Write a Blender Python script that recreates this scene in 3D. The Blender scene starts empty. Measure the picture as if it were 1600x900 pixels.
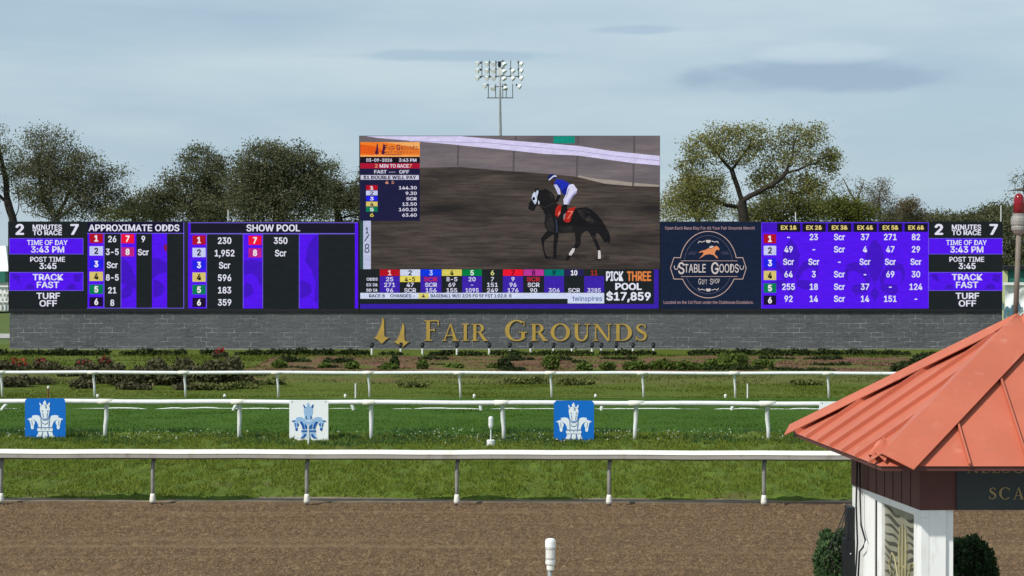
import bpy, math, random
import numpy as np
from mathutils import Vector
from mathutils import noise as mnoise
random.seed(7)
rng = np.random.default_rng(7)
R = math.radians
S = bpy.context.scene
COL = S.collection

# ---------------------------------------------------------------- camera
F = 3400.0            # focal length in pixels of the 1600 px wide photograph
HC = 5.3              # eye height
PITCH = math.atan(50.0 / F)
cam_d = bpy.data.cameras.new('camera')
cam_d.sensor_width = 36.0
cam_d.lens = 36.0 * F / 1600.0
cam_d.clip_start = 0.5
cam_d.clip_end = 6000
cam = bpy.data.objects.new('camera', cam_d)
COL.objects.link(cam)
cam.location = (0, 0, HC)
cam.rotation_euler = (R(90) - PITCH, 0, 0)
S.camera = cam

# ---------------------------------------------------------------- sky, sun, exposure
TO_SUN = Vector((-0.56, -0.44, 0.70)).normalized()
sun_d = bpy.data.lights.new('sun', 'SUN')
sun_d.energy = 4.0
sun_d.angle = R(1.2)
sun_d.color = (1.0, 0.955, 0.88)
sun = bpy.data.objects.new('sun', sun_d)
COL.objects.link(sun)
sun.rotation_euler = TO_SUN.to_track_quat('Z', 'Y').to_euler()
S.view_settings.view_transform = 'Standard'
S.view_settings.look = 'None'
S.view_settings.exposure = 0.13
S.view_settings.gamma = 1.0
S.view_settings.use_curve_mapping = False


def lin(c):
    return tuple(((v / 255) / 12.92 if v / 255 <= 0.04045 else ((v / 255 + 0.055) / 1.055) ** 2.4) for v in c)


def sky_world():
    w = bpy.data.worlds.new('World')
    S.world = w
    w.use_nodes = True
    nt = w.node_tree
    N = nt.nodes
    L = nt.links
    N.clear()
    out = N.new('ShaderNodeOutputWorld')
    bg = N.new('ShaderNodeBackground')
    bg.inputs['Strength'].default_value = 0.1
    sky = N.new('ShaderNodeTexSky')
    sky.sky_type = 'NISHITA'
    sky.sun_disc = False
    sky.sun_elevation = math.asin(TO_SUN.z)
    sky.sun_rotation = math.atan2(TO_SUN.x, TO_SUN.y)
    sky.air_density = 1.0
    sky.dust_density = 0.6
    tc = N.new('ShaderNodeTexCoord')

    def noise(scale, loc, sc, detail=5, rough=0.55):
        mp = N.new('ShaderNodeMapping')
        mp.inputs['Scale'].default_value = scale
        mp.inputs['Location'].default_value = loc
        L.new(tc.outputs['Generated'], mp.inputs['Vector'])
        n = N.new('ShaderNodeTexNoise')
        n.inputs['Scale'].default_value = sc
        n.inputs['Detail'].default_value = detail
        n.inputs['Roughness'].default_value = rough
        L.new(mp.outputs[0], n.inputs['Vector'])
        return n.outputs['Fac']

    def ramp(src, stops):
        r = N.new('ShaderNodeValToRGB')
        e = r.color_ramp.elements
        e[0].position, e[0].color = stops[0][0], (*stops[0][1], 1)
        e[1].position, e[1].color = stops[1][0], (*stops[1][1], 1)
        for p, c in stops[2:]:
            k = e.new(p)
            k.color = (*c, 1)
        L.new(src, r.inputs[0])
        return r.outputs[0]

    def k(c):
        return tuple(v * 10 for v in lin(c))
    # blue-grey veil of cloud, lighter and darker banks
    n1 = noise((1, 1, 7), (3.1, 0.4, 0.2), 4.0, 6, 0.55)
    bank = N.new('ShaderNodeMix')
    bank.data_type = 'RGBA'
    L.new(ramp(n1, [(0.36, (0, 0, 0)), (0.66, (1, 1, 1))]), bank.inputs['Factor'])
    bank.inputs['A'].default_value = (*k((168, 191, 207)), 1)
    bank.inputs['B'].default_value = (*k((190, 208, 217)), 1)
    n2 = noise((1, 1, 5), (7.7, 2.3, 1.1), 9.0, 7, 0.6)
    streak = N.new('ShaderNodeMix')
    streak.data_type = 'RGBA'
    L.new(ramp(n2, [(0.50, (0, 0, 0)), (0.74, (0.28, 0.28, 0.28))]), streak.inputs['Factor'])
    L.new(bank.outputs['Result'], streak.inputs['A'])
    streak.inputs['B'].default_value = (*k((147, 172, 196)), 1)
    # separate darker flat cloud low in the sky
    sep = N.new('ShaderNodeSeparateXYZ')
    L.new(tc.outputs['Generated'], sep.inputs[0])

    def m(op, a, b=None):
        n = N.new('ShaderNodeMath')
        n.operation = op
        for i, v in enumerate((a, b)):
            if v is None:
                continue
            if isinstance(v, (int, float)):
                n.inputs[i].default_value = v
            else:
                L.new(v, n.inputs[i])
        return n.outputs[0]
    prev = streak.outputs['Result']
    n3 = noise((1, 1, 3), (1.2, 5.5, 0.3), 22.0, 5, 0.55)
    for (cx, cz, rx, rz, col, amt) in ((0.133, 0.0805, 0.058, 0.0085, (143, 167, 191), 0.8),
                                       (0.14, 0.092, 0.030, 0.005, (200, 216, 226), 0.4),
                                       (-0.03, 0.0915, 0.055, 0.0026, (150, 175, 198), 0.55),
                                       (0.055, 0.103, 0.022, 0.0022, (155, 180, 202), 0.6)):
        dx = m('DIVIDE', m('SUBTRACT', sep.outputs[0], cx), rx)
        dz = m('DIVIDE', m('SUBTRACT', sep.outputs[2], cz), rz)
        d = m('ADD', m('MULTIPLY', dx, dx), m('MULTIPLY', dz, dz))
        d = m('ADD', d, m('MULTIPLY', m('SUBTRACT', n3, 0.5), 3.4))
        front = m('GREATER_THAN', sep.outputs[1], 0.0)
        mr = N.new('ShaderNodeMapRange')
        mr.interpolation_type = 'SMOOTHSTEP'
        L.new(d, mr.inputs[0])
        mr.inputs[1].default_value = 1.3
        mr.inputs[2].default_value = 0.0
        mr.inputs[3].default_value = 0.0
        mr.inputs[4].default_value = amt
        mx = N.new('ShaderNodeMix')
        mx.data_type = 'RGBA'
        L.new(m('MULTIPLY', mr.outputs[0], front), mx.inputs['Factor'])
        L.new(prev, mx.inputs['A'])
        mx.inputs['B'].default_value = (*k(col), 1)
        prev = mx.outputs['Result']
    fin = N.new('ShaderNodeMix')
    fin.data_type = 'RGBA'
    fin.inputs['Factor'].default_value = 0.86
    L.new(sky.outputs[0], fin.inputs['A'])
    L.new(prev, fin.inputs['B'])
    L.new(fin.outputs['Result'], bg.inputs['Color'])
    L.new(bg.outputs[0], out.inputs[0])


sky_world()

# ---------------------------------------------------------------- measuring helpers
CP, SP = math.cos(PITCH), math.sin(PITCH)


def ray(px, py):
    a, b = (px - 800) / F, (450 - py) / F
    return Vector((a, CP + b * SP, -SP + b * CP))


def P(px, py, Y):
    """the point at depth Y seen at photograph pixel px,py"""
    r = ray(px, py)
    t = Y / r.y
    return Vector((r.x * t, Y, HC + r.z * t))


def PZ(px, py, z):
    r = ray(px, py)
    t = (z - HC) / r.z
    return Vector((r.x * t, r.y * t, z))


# ---------------------------------------------------------------- mesh helpers
ORG = {}


class MB:
    def __init__(self):
        self.v, self.f = [], []

    def add(self, vs, fs):
        b = len(self.v)
        self.v.extend([tuple(p) for p in vs])
        self.f.extend([tuple(i + b for i in q) for q in fs])
        return self

    def box(self, x0, y0, z0, x1, y1, z1):
        vs = [(x0, y0, z0), (x1, y0, z0), (x1, y1, z0), (x0, y1, z0), (x0, y0, z1), (x1, y0, z1), (x1, y1, z1), (x0, y1, z1)]
        return self.add(vs, [(0, 3, 2, 1), (4, 5, 6, 7), (0, 1, 5, 4), (1, 2, 6, 5), (2, 3, 7, 6), (3, 0, 4, 7)])

    def hull8(self, lo, hi):
        """prism between two matching loops"""
        n = len(lo)
        fs = [tuple(range(n))[::-1], tuple(range(n, 2 * n))]
        fs += [(i, (i + 1) % n, n + (i + 1) % n, n + i) for i in range(n)]
        return self.add(list(lo) + list(hi), fs)

    def prism(self, pts, z0, z1):
        return self.hull8([(x, y, z0) for x, y in pts], [(x, y, z1) for x, y in pts])

    def tube(self, pts, rad, k=8, caps=True):
        pts = [Vector(p) for p in pts]
        rs = rad if isinstance(rad, (list, tuple)) else [rad] * len(pts)
        vs, fs = [], []
        up = Vector((0.13, 0.21, 0.97))
        for i, p in enumerate(pts):
            d = (pts[min(i + 1, len(pts) - 1)] - pts[max(i - 1, 0)]).normalized()
            a = d.cross(up)
            if a.length < 1e-3:
                a = d.cross(Vector((1, 0, 0)))
            a.normalize()
            b = d.cross(a)
            for j in range(k):
                t = 2 * math.pi * j / k
                vs.append(p + (a * math.cos(t) + b * math.sin(t)) * rs[i])
        for i in range(len(pts) - 1):
            for j in range(k):
                fs.append((i * k + j, i * k + (j + 1) % k, (i + 1) * k + (j + 1) % k, (i + 1) * k + j))
        if caps:
            fs.append(tuple(range(k))[::-1])
            fs.append(tuple(range((len(pts) - 1) * k, len(pts) * k)))
        return self.add(vs, fs)

    def lathe(self, c, prof, k=16):
        """prof: (radius, z) from bottom to top round a vertical axis through c"""
        c = Vector(c)
        vs, fs = [], []
        for r, z in prof:
            for j in range(k):
                t = 2 * math.pi * j / k
                vs.append((c.x + r * math.cos(t), c.y + r * math.sin(t), c.z + z))
        n = len(prof)
        for i in range(n - 1):
            for j in range(k):
                fs.append((i * k + j, i * k + (j + 1) % k, (i + 1) * k + (j + 1) % k, (i + 1) * k + j))
        fs.append(tuple(range(k))[::-1])
        fs.append(tuple(range((n - 1) * k, n * k)))
        return self.add(vs, fs)

    def build(self, name, mat, parent=None, origin=None, smooth=False):
        if parent is not None:
            o0 = ORG[parent.name]
        else:
            o0 = Vector(origin) if origin is not None else Vector((0, 0, 0))
        me = bpy.data.meshes.new(name)
        me.from_pydata([(p[0] - o0.x, p[1] - o0.y, p[2] - o0.z) for p in self.v], [], self.f)
        me.materials.append(mat)
        if smooth:
            me.polygons.foreach_set('use_smooth', [True] * len(me.polygons))
        me.update()
        ob = bpy.data.objects.new(name, me)
        COL.objects.link(ob)
        ORG[ob.name] = o0
        if parent is not None:
            ob.parent = parent
        else:
            ob.location = o0
        return ob


def tag(o, label=None, cat=None, group=None, kind=None):
    if label:
        o['label'] = label
    if cat:
        o['category'] = cat
    if group:
        o['group'] = group
    if kind:
        o['kind'] = kind
    return o


def empty(name, loc, label, cat, group=None):
    o = bpy.data.objects.new(name, None)
    COL.objects.link(o)
    o.location = loc
    o.empty_display_size = 0.3
    ORG[o.name] = Vector(loc)
    return tag(o, label, cat, group)


def fast_mesh(name, verts, faces_flat, k, mat, parent=None, origin=None, smooth=False):
    """verts (n,3) array, faces all with k corners"""
    o0 = ORG[parent.name] if parent is not None else Vector(origin if origin is not None else (0, 0, 0))
    verts = np.asarray(verts, dtype=np.float32) - np.array(o0, dtype=np.float32)
    faces_flat = np.asarray(faces_flat, dtype=np.int32).ravel()
    nf = len(faces_flat) // k
    me = bpy.data.meshes.new(name)
    me.vertices.add(len(verts))
    me.vertices.foreach_set('co', verts.ravel())
    me.loops.add(nf * k)
    me.loops.foreach_set('vertex_index', faces_flat)
    me.polygons.add(nf)
    me.polygons.foreach_set('loop_start', np.arange(nf, dtype=np.int32) * k)
    me.polygons.foreach_set('loop_total', np.full(nf, k, dtype=np.int32))
    if smooth:
        me.polygons.foreach_set('use_smooth', np.ones(nf, dtype=bool))
    me.materials.append(mat)
    me.update(calc_edges=True)
    me.validate()
    ob = bpy.data.objects.new(name, me)
    COL.objects.link(ob)
    ORG[ob.name] = o0
    if parent is not None:
        ob.parent = parent
    else:
        ob.location = o0
    return ob


def vnoise(x, y, seed=0):
    """smooth value noise on arrays, -1..1"""
    g = np.random.default_rng(seed).uniform(-1, 1, (256, 256))
    xi, yi = np.floor(x).astype(int), np.floor(y).astype(int)
    fx, fy = x - xi, y - yi
    fx, fy = fx * fx * (3 - 2 * fx), fy * fy * (3 - 2 * fy)
    a, b = g[xi % 256, yi % 256], g[(xi + 1) % 256, yi % 256]
    c, d = g[xi % 256, (yi + 1) % 256], g[(xi + 1) % 256, (yi + 1) % 256]
    return (a * (1 - fx) + b * fx) * (1 - fy) + (c * (1 - fx) + d * fx) * fy


# ---------------------------------------------------------------- materials
class NT:
    def __init__(self, name):
        self.m = bpy.data.materials.new(name)
        self.m.use_nodes = True
        self.t = self.m.node_tree
        self.t.nodes.clear()
        self.out = self.t.nodes.new('ShaderNodeOutputMaterial')
        self.tc = self.t.nodes.new('ShaderNodeTexCoord')

    def n(self, kind, **kw):
        nd = self.t.nodes.new('ShaderNode' + kind)
        for k_, v in kw.items():
            setattr(nd, k_, v)
        return nd

    def put(self, sock, v):
        if isinstance(v, bpy.types.NodeSocket):
            self.t.links.new(v, sock)
        elif isinstance(v, tuple) and len(v) == 3 and sock.type == 'RGBA':
            sock.default_value = (*v, 1)
        else:
            sock.default_value = v

    def coords(self, scale=(1, 1, 1), space='Object', loc=(0, 0, 0)):
        mp = self.n('Mapping')
        mp.inputs['Scale'].default_value = scale
        mp.inputs['Location'].default_value = loc
        self.t.links.new(self.tc.outputs[space], mp.inputs['Vector'])
        return mp.outputs[0]

    def noise(self, sc, vec=None, detail=4, rough=0.55, out='Fac'):
        nd = self.n('TexNoise')
        nd.inputs['Scale'].default_value = sc
        nd.inputs['Detail'].default_value = detail
        nd.inputs['Roughness'].default_value = rough
        self.t.links.new(vec if vec is not None else self.coords(), nd.inputs['Vector'])
        return nd.outputs[out]

    def ramp(self, src, p0, p1, c0=(0, 0, 0), c1=(1, 1, 1)):
        r = self.n('ValToRGB')
        e = r.color_ramp.elements
        e[0].position, e[0].color = p0, (*c0, 1)
        e[1].position, e[1].color = p1, (*c1, 1)
        self.t.links.new(src, r.inputs[0])
        return r.outputs[0]

    def mix(self, fac, a, b, blend='MIX'):
        nd = self.n('Mix', data_type='RGBA', blend_type=blend)
        self.put(nd.inputs['Factor'], fac)
        self.put(nd.inputs['A'], a)
        self.put(nd.inputs['B'], b)
        return nd.outputs['Result']

    def math(self, op, a, b=0.0):
        nd = self.n('Math', operation=op)
        self.put(nd.inputs[0], a)
        self.put(nd.inputs[1], b)
        return nd.outputs[0]

    def bump(self, h, strength=0.4, dist=0.02):
        b = self.n('Bump')
        b.inputs['Strength'].default_value = strength
        b.inputs['Distance'].default_value = dist
        self.t.links.new(h, b.inputs['Height'])
        return b.outputs[0]

    def principled(self, col, rough=0.6, spec=0.3, metal=0.0, normal=None, **kw):
        p = self.n('BsdfPrincipled')
        self.put(p.inputs['Base Color'], col)
        self.put(p.inputs['Roughness'], rough)
        p.inputs['Specular IOR Level'].default_value = spec
        p.inputs['Metallic'].default_value = metal
        if normal is not None:
            self.t.links.new(normal, p.inputs['Normal'])
        for k_, v in kw.items():
            p.inputs[k_].default_value = v
        self.t.links.new(p.outputs[0], self.out.inputs[0])
        return self.m


def paint(name, col, rough=0.5, spec=0.35, var=0.18, sc=3.0, dirt=None, metal=0.0, bump=0.0):
    t = NT(name)
    n = t.noise(sc, detail=5)
    c = t.mix(t.ramp(n, 0.3, 0.75), tuple(v * (1 - var) for v in col), col)
    if dirt:
        d = t.noise(sc * 2.7, t.coords((1, 1, 0.35)), detail=6, rough=0.65)
        c = t.mix(t.ramp(d, 0.52, 0.78), c, dirt)
    nb = t.bump(t.noise(sc * 14), bump, 0.01) if bump else None
    return t.principled(c, rough, spec, metal, nb)


EM = {}


def emit(c, streak=None, soft=False):
    """picture element of an LED screen, shown colour c (sRGB bytes)"""
    key = (c, streak, soft)
    if key in EM:
        return EM[key]
    t = NT('led_%d_%d_%d' % c)
    l = lin(c)
    n = t.noise(3.0, t.coords((0.6, 1, 2.2)), detail=3)
    n = t.math('ADD', t.math('MULTIPLY', n, 0.5), t.math('MULTIPLY', t.noise(11.0, detail=2), 0.5))
    col = t.mix(t.ramp(n, 0.3, 0.7), tuple(v * 0.80 for v in l), tuple(min(1, v * 1.16) for v in l))
    if streak:
        s = t.noise(2.0, t.coords((0.22, 1, 3.4)), detail=8, rough=0.72)
        s2 = t.noise(0.35, t.coords((0.5, 1, 3.0), loc=(3, 0, 1)), detail=4)
        col = t.mix(t.ramp(s, 0.42, 0.72), col, lin(streak[0]))
        col = t.mix(t.ramp(s2, 0.45, 0.7), col, lin(streak[1]))
    e = t.n('Emission')
    t.put(e.inputs['Color'], col)
    e.inputs['Strength'].default_value = 0.914
    if soft:
        tr = t.n('BsdfTransparent')
        mx = t.n('MixShader')
        t.put(mx.inputs[0], t.math('MULTIPLY', t.ramp(t.noise(1.6, t.coords((1.2, 1, 1.2)), detail=6, rough=0.65), 0.42, 0.66), 0.9))
        t.t.links.new(tr.outputs[0], mx.inputs[1])
        t.t.links.new(e.outputs[0], mx.inputs[2])
        t.t.links.new(mx.outputs[0], t.out.inputs[0])
    else:
        t.t.links.new(e.outputs[0], t.out.inputs[0])
    EM[key] = t.m
    return t.m


def leaf_mat(name, c0, c1, c2, trans=0.35):
    t = NT(name)
    g = t.n('NewGeometry')
    rnd = g.outputs['Random Per Island']
    cl = t.noise(0.55, detail=3)
    c = t.mix(rnd, c0, c1)
    c = t.mix(t.ramp(cl, 0.4, 0.65), c, c2)
    d = t.n('BsdfDiffuse')
    tr = t.n('BsdfTranslucent')
    t.put(d.inputs['Color'], c)
    t.put(tr.inputs['Color'], c)
    mx = t.n('MixShader')
    mx.inputs[0].default_value = trans
    t.t.links.new(d.outputs[0], mx.inputs[1])
    t.t.links.new(tr.outputs[0], mx.inputs[2])
    t.t.links.new(mx.outputs[0], t.out.inputs[0])
    return t.m


M = {}
M['white_pvc'] = paint('white_pvc', (0.74, 0.755, 0.74), 0.35, 0.4, 0.06, 2.0, dirt=(0.55, 0.55, 0.5))
M['cream_rail'] = paint('cream_rail', (0.78, 0.76, 0.68), 0.5, 0.3, 0.10, 1.4, dirt=(0.55, 0.51, 0.44))
M['post_metal_shaded'] = paint('post_metal_shaded', (0.30, 0.29, 0.27), 0.5, 0.4, 0.3, 6, dirt=(0.16, 0.14, 0.12))  # dark grey includes the shade of the overhanging rail
M['black'] = paint('black_paint', (0.012, 0.013, 0.015), 0.5, 0.3, 0.3)
M['cabinet'] = paint('cabinet_black', (0.014, 0.015, 0.02), 0.6, 0.3, 0.3)
M['gold'] = paint('gold_letter', (0.50, 0.325, 0.07), 0.45, 0.4, 0.25, 1.5)
M['gold_edge'] = M['gold']
M['galv'] = paint('galvanised', (0.30, 0.32, 0.34), 0.45, 0.4, 0.25, 1.5)
M['lamp_white'] = paint('lamp_shell', (0.72, 0.74, 0.75), 0.35, 0.5, 0.1)
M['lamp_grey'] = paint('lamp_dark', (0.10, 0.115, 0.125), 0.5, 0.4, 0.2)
M['white_paint'] = paint('white_paint', (0.80, 0.80, 0.78), 0.5, 0.3, 0.07, 2.5, dirt=(0.6, 0.58, 0.53))
M['sensor_white'] = paint('sensor_white', (0.70, 0.69, 0.65), 0.5, 0.3, 0.15, 25, dirt=(0.45, 0.43, 0.38))
M['maroon'] = paint('maroon_boards', (0.10, 0.034, 0.028), 0.55, 0.3, 0.25, 3.0, bump=0.1)
M['sign_dark'] = paint('dark_sign', (0.028, 0.034, 0.036), 0.5, 0.3, 0.2)
M['trunk'] = paint('bark', (0.045, 0.038, 0.032), 0.9, 0.1, 0.5, 3.0)
M['twig'] = paint('grey_twig', (0.17, 0.155, 0.135), 0.9, 0.1, 0.4, 3.0)
M['concrete'] = paint('concrete', (0.42, 0.41, 0.38), 0.85, 0.15, 0.3, 0.9, dirt=(0.24, 0.21, 0.17))
M['white_cloth'] = paint('white_vinyl', (0.80, 0.81, 0.80), 0.55, 0.3, 0.06, 1.0, dirt=(0.62, 0.63, 0.63))
M['green_panel'] = paint('green_panel', (0.03, 0.17, 0.13), 0.5, 0.3, 0.2)
M['teal_print'] = paint('teal_print', (0.10, 0.22, 0.30), 0.6, 0.2, 0.3)
M['red_lens'] = NT('red_lens').principled((0.21, 0.005, 0.012), 0.15, 0.5)
M['grey_fixture'] = paint('grey_fixture', (0.30, 0.29, 0.27), 0.5, 0.4, 0.3, 20, dirt=(0.12, 0.11, 0.10))
M['rusty_pole'] = paint('weathered_pole', (0.23, 0.19, 0.16), 0.6, 0.3, 0.4, 3, dirt=(0.13, 0.08, 0.05))
M['blue_board'] = paint('blue_board', (0.002, 0.15, 0.60), 0.4, 0.35, 0.1, 1.2)
M['white_board'] = paint('white_board', (0.86, 0.88, 0.90), 0.4, 0.35, 0.04, 1.2)
M['print_white'] = paint('print_white', (0.80, 0.87, 0.93), 0.45, 0.3, 0.1, 6)
M['print_line'] = paint('print_line', (0.16, 0.26, 0.42), 0.45, 0.3, 0.1, 6)
M['print_pale'] = paint('print_pale_blue', (0.33, 0.52, 0.78), 0.45, 0.3, 0.1, 6)
M['print_blue'] = paint('print_deep_blue', (0.008, 0.10, 0.40), 0.45, 0.3, 0.1, 6)
M['red_petal'] = leaf_mat('red_petal', (0.24, 0.018, 0.022), (0.40, 0.045, 0.05), (0.30, 0.028, 0.035), 0.25)


def roof_mat():
    t = NT('terracotta_metal')
    n = t.noise(1.1, detail=5)
    c = t.mix(t.ramp(n, 0.3, 0.7), (0.43, 0.110, 0.062), (0.49, 0.133, 0.076))
    d = t.noise(9, t.coords((1, 1, 0.4)), detail=6, rough=0.7)
    c = t.mix(t.ramp(d, 0.55, 0.8), c, (0.37, 0.115, 0.075))
    d2 = t.noise(5, t.coords((1, 1, 0.25), loc=(3, 1, 2)), detail=7, rough=0.7)
    c = t.mix(t.ramp(d2, 0.58, 0.8), c, (0.55, 0.21, 0.15))
    return t.principled(c, 0.55, 0.3, 0.0, t.bump(t.noise(2.0, detail=2), 0.12, 0.03))


M['roof'] = roof_mat()


def wall_mat():
    t = NT('split_face_block')
    vec = t.coords((1, 1, 1))
    sw = t.n('SeparateXYZ')
    t.t.links.new(vec, sw.inputs[0])
    cb = t.n('CombineXYZ')
    wob = t.noise(1.6, detail=3)
    t.put(cb.inputs[0], sw.outputs[0])
    t.put(cb.inputs[1], t.math('ADD', sw.outputs[2], t.math('MULTIPLY', t.math('SUBTRACT', wob, 0.5), 0.05)))
    br = t.n('TexBrick')
    br.offset = 0.5
    t.t.links.new(cb.outputs[0], br.inputs['Vector'])
    br.inputs['Color1'].default_value = (0.060, 0.064, 0.072, 1)
    br.inputs['Color2'].default_value = (0.10, 0.105, 0.114, 1)
    br.inputs['Mortar'].default_value = (0.09, 0.094, 0.10, 1)
    br.inputs['Scale'].default_value = 1.0
    br.inputs['Mortar Size'].default_value = 0.014
    br.inputs['Mortar Smooth'].default_value = 0.3
    br.inputs['Brick Width'].default_value = 0.62
    br.inputs['Row Height'].default_value = 0.255
    stone = t.noise(5.5, t.coords((1, 1, 1.6)), detail=7, rough=0.7)
    c = t.mix(t.ramp(stone, 0.3, 0.75), t.mix(0.5, br.outputs['Color'], (0.06, 0.063, 0.07)), t.mix(0.4, br.outputs['Color'], (0.20, 0.208, 0.218)))
    # efflorescence caught in some of the joints
    patch = t.ramp(t.noise(1.1, t.coords((0.8, 1, 2.0), loc=(2, 0, 1)), detail=6, rough=0.65), 0.45, 0.64)
    f = t.math('MULTIPLY', br.outputs['Fac'], patch)
    c = t.mix(f, c, (0.50, 0.51, 0.52))
    fleck = t.ramp(t.noise(4.0, t.coords((0.6, 1, 2.5), loc=(9, 0, 4)), detail=5, rough=0.7), 0.66, 0.74)
    c = t.mix(t.math('MULTIPLY', fleck, 0.7), c, (0.34, 0.35, 0.36))
    big = t.noise(0.23, detail=3)
    c = t.mix(t.ramp(big, 0.35, 0.7), c, t.mix(0.5, c, (0.15, 0.155, 0.16)))
    h = t.math('SUBTRACT', stone, t.math('MULTIPLY', br.outputs['Fac'], 0.5))
    return t.principled(c, 0.85, 0.15, 0.0, t.bump(h, 0.9, 0.06))


M['wall'] = wall_mat()


def ground_mat(name, cols, bands=None, sc=1.0, bump=0.5, bare=None, stretch=(0.5, 1, 1)):
    t = NT(name)
    a = t.noise(0.35 * sc, t.coords(stretch), detail=5)
    b = t.noise(5.5 * sc, t.coords(stretch), detail=6, rough=0.7)
    f = t.noise(26 * sc, t.coords((0.6, 1, 1)), detail=3, rough=0.7)
    c = t.mix(t.ramp(a, 0.35, 0.66), cols[0], cols[1])
    c = t.mix(t.ramp(b, 0.4, 0.7), c, cols[2])
    c = t.mix(t.ramp(f, 0.46, 0.72), c, cols[3])
    if bare:
        p = t.noise(bare[1], t.coords((0.5, 1, 1), loc=(4, 2, 0)), detail=6, rough=0.6)
        c = t.mix(t.ramp(p, bare[2], bare[2] + 0.12), c, bare[0])
    hb = t.math('ADD', t.math('MULTIPLY', f, 0.5), b)
    return t.principled(c, 0.95, 0.08, 0.0, t.bump(hb, bump, 0.05))


M['field'] = ground_mat('infield_grass', ((0.075, 0.115, 0.03), (0.10, 0.135, 0.035), (0.07, 0.10, 0.03), (0.12, 0.15, 0.05)), sc=0.6)
M['bank'] = ground_mat('rough_turf', ((0.072, 0.122, 0.015), (0.115, 0.155, 0.023), (0.040, 0.068, 0.010), (0.14, 0.175, 0.032)), bump=1.0, bare=((0.098, 0.090, 0.034), 0.42, 0.57), stretch=(1, 0.22, 1))
M['turf'] = ground_mat('mown_turf', ((0.036, 0.086, 0.008), (0.052, 0.108, 0.012), (0.028, 0.066, 0.007), (0.066, 0.122, 0.017)), bump=0.7, stretch=(0.7, 0.25, 1))
M['lawn'] = ground_mat('olive_lawn', ((0.070, 0.105, 0.013), (0.098, 0.125, 0.019), (0.052, 0.080, 0.011), (0.12, 0.145, 0.028)), bump=0.7, stretch=(0.4, 0.3, 1), bare=((0.125, 0.105, 0.040), 0.35, 0.6))
M['mulch'] = ground_mat('mulch_bed', ((0.13, 0.062, 0.042), (0.165, 0.075, 0.055), (0.085, 0.052, 0.030), (0.23, 0.125, 0.09)), bump=0.8, bare=((0.090, 0.112, 0.022), 0.6, 0.46), stretch=(0.7, 0.3, 1))
M['verge'] = ground_mat('dry_verge', ((0.105, 0.110, 0.027), (0.088, 0.112, 0.020), (0.060, 0.070, 0.017), (0.17, 0.155, 0.052)), bump=0.9, bare=((0.14, 0.075, 0.048), 0.5, 0.57), stretch=(0.6, 0.3, 1))


def dirt_mat():
    t = NT('harrowed_dirt')
    a = t.noise(0.25, t.coords((0.4, 1, 1)), detail=4)
    b = t.noise(21.0, t.coords((0.7, 0.26, 1)), detail=4, rough=0.6)
    f = t.noise(34, t.coords((1, 0.25, 1)), detail=2, rough=0.6)
    c = t.mix(t.ramp(a, 0.35, 0.68), (0.188, 0.126, 0.066), (0.238, 0.169, 0.091))
    c = t.mix(t.math('MULTIPLY', t.ramp(b, 0.51, 0.35), 0.8), c, (0.110, 0.070, 0.040))
    pit = t.noise(5.0, t.coords((0.55, 0.5, 1), loc=(7, 3, 0)), detail=6, rough=0.75)
    c = t.mix(t.math('MULTIPLY', t.ramp(pit, 0.39, 0.33), 0.8), c, (0.075, 0.043, 0.025))
    c = t.mix(t.math('MULTIPLY', t.ramp(f, 0.5, 0.72), 0.6), c, (0.30, 0.215, 0.124))
    st = t.noise(1.1, t.coords((0.10, 1.5, 1), loc=(1, 5, 0)), detail=5, rough=0.6)
    c = t.mix(t.ramp(st, 0.53, 0.68), c, t.mix(0.45, c, (0.10, 0.060, 0.036)))
    st2 = t.noise(1.0, t.coords((0.06, 1.1, 1), loc=(5, 9, 0)), detail=4, rough=0.6)
    c = t.mix(t.ramp(st2, 0.52, 0.68), c, t.mix(0.4, c, (0.27, 0.19, 0.105)))
    hb = t.math('ADD', b, t.math('MULTIPLY', f, 0.35))
    return t.principled(c, 0.95, 0.06, 0.0, t.bump(hb, 0.6, 0.04))


M['dirt'] = dirt_mat()
M['clod'] = paint('clod_soil', (0.205, 0.138, 0.08), 0.95, 0.05, 0.4, 4)
M['blade'] = leaf_mat('grass_blade', (0.070, 0.108, 0.014), (0.26, 0.285, 0.058), (0.15, 0.20, 0.030), 0.42)
M['clover'] = leaf_mat('clover_leaf', (0.03, 0.075, 0.02), (0.075, 0.13, 0.045), (0.05, 0.10, 0.03), 0.3)
M['clover_flower'] = paint('clover_flower', (0.42, 0.45, 0.34), 0.8, 0.1, 0.3)
M['chalk'] = paint('chalk_line', (0.75, 0.77, 0.72), 0.9, 0.1, 0.2, 2.0)

# ---------------------------------------------------------------- the ground
def sheet(name, x0, x1, y0, y1, dx, dy, zf, mat, smooth=True):
    nx, ny = int((x1 - x0) / dx) + 1, int((y1 - y0) / dy) + 1
    xs, ys = np.linspace(x0, x1, nx), np.linspace(y0, y1, ny)
    X, Y = np.meshgrid(xs, ys)
    Z = zf(X, Y)
    V = np.stack([X, Y, Z], -1).reshape(-1, 3)
    i = np.arange(nx * ny).reshape(ny, nx)
    Fc = np.stack([i[:-1, :-1], i[:-1, 1:], i[1:, 1:], i[1:, :-1]], -1).reshape(-1, 4)
    o = fast_mesh(name, V, Fc, 4, mat, smooth=smooth)
    return tag(o, kind='structure')


flat = lambda z: (lambda X, Y: X * 0 + z)
g = MB()
g.add([(-2500, -200, -0.1), (2500, -200, -0.1), (2500, 5000, -0.1), (-2500, 5000, -0.1)], [(0, 1, 2, 3)])
tag(g.build('ground', M['field']), kind='structure')
sheet('apron', -60, 60, -10, 33.0, 30, 20, flat(-0.03), M['concrete'])

Y_EDGE = 46.55


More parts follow.
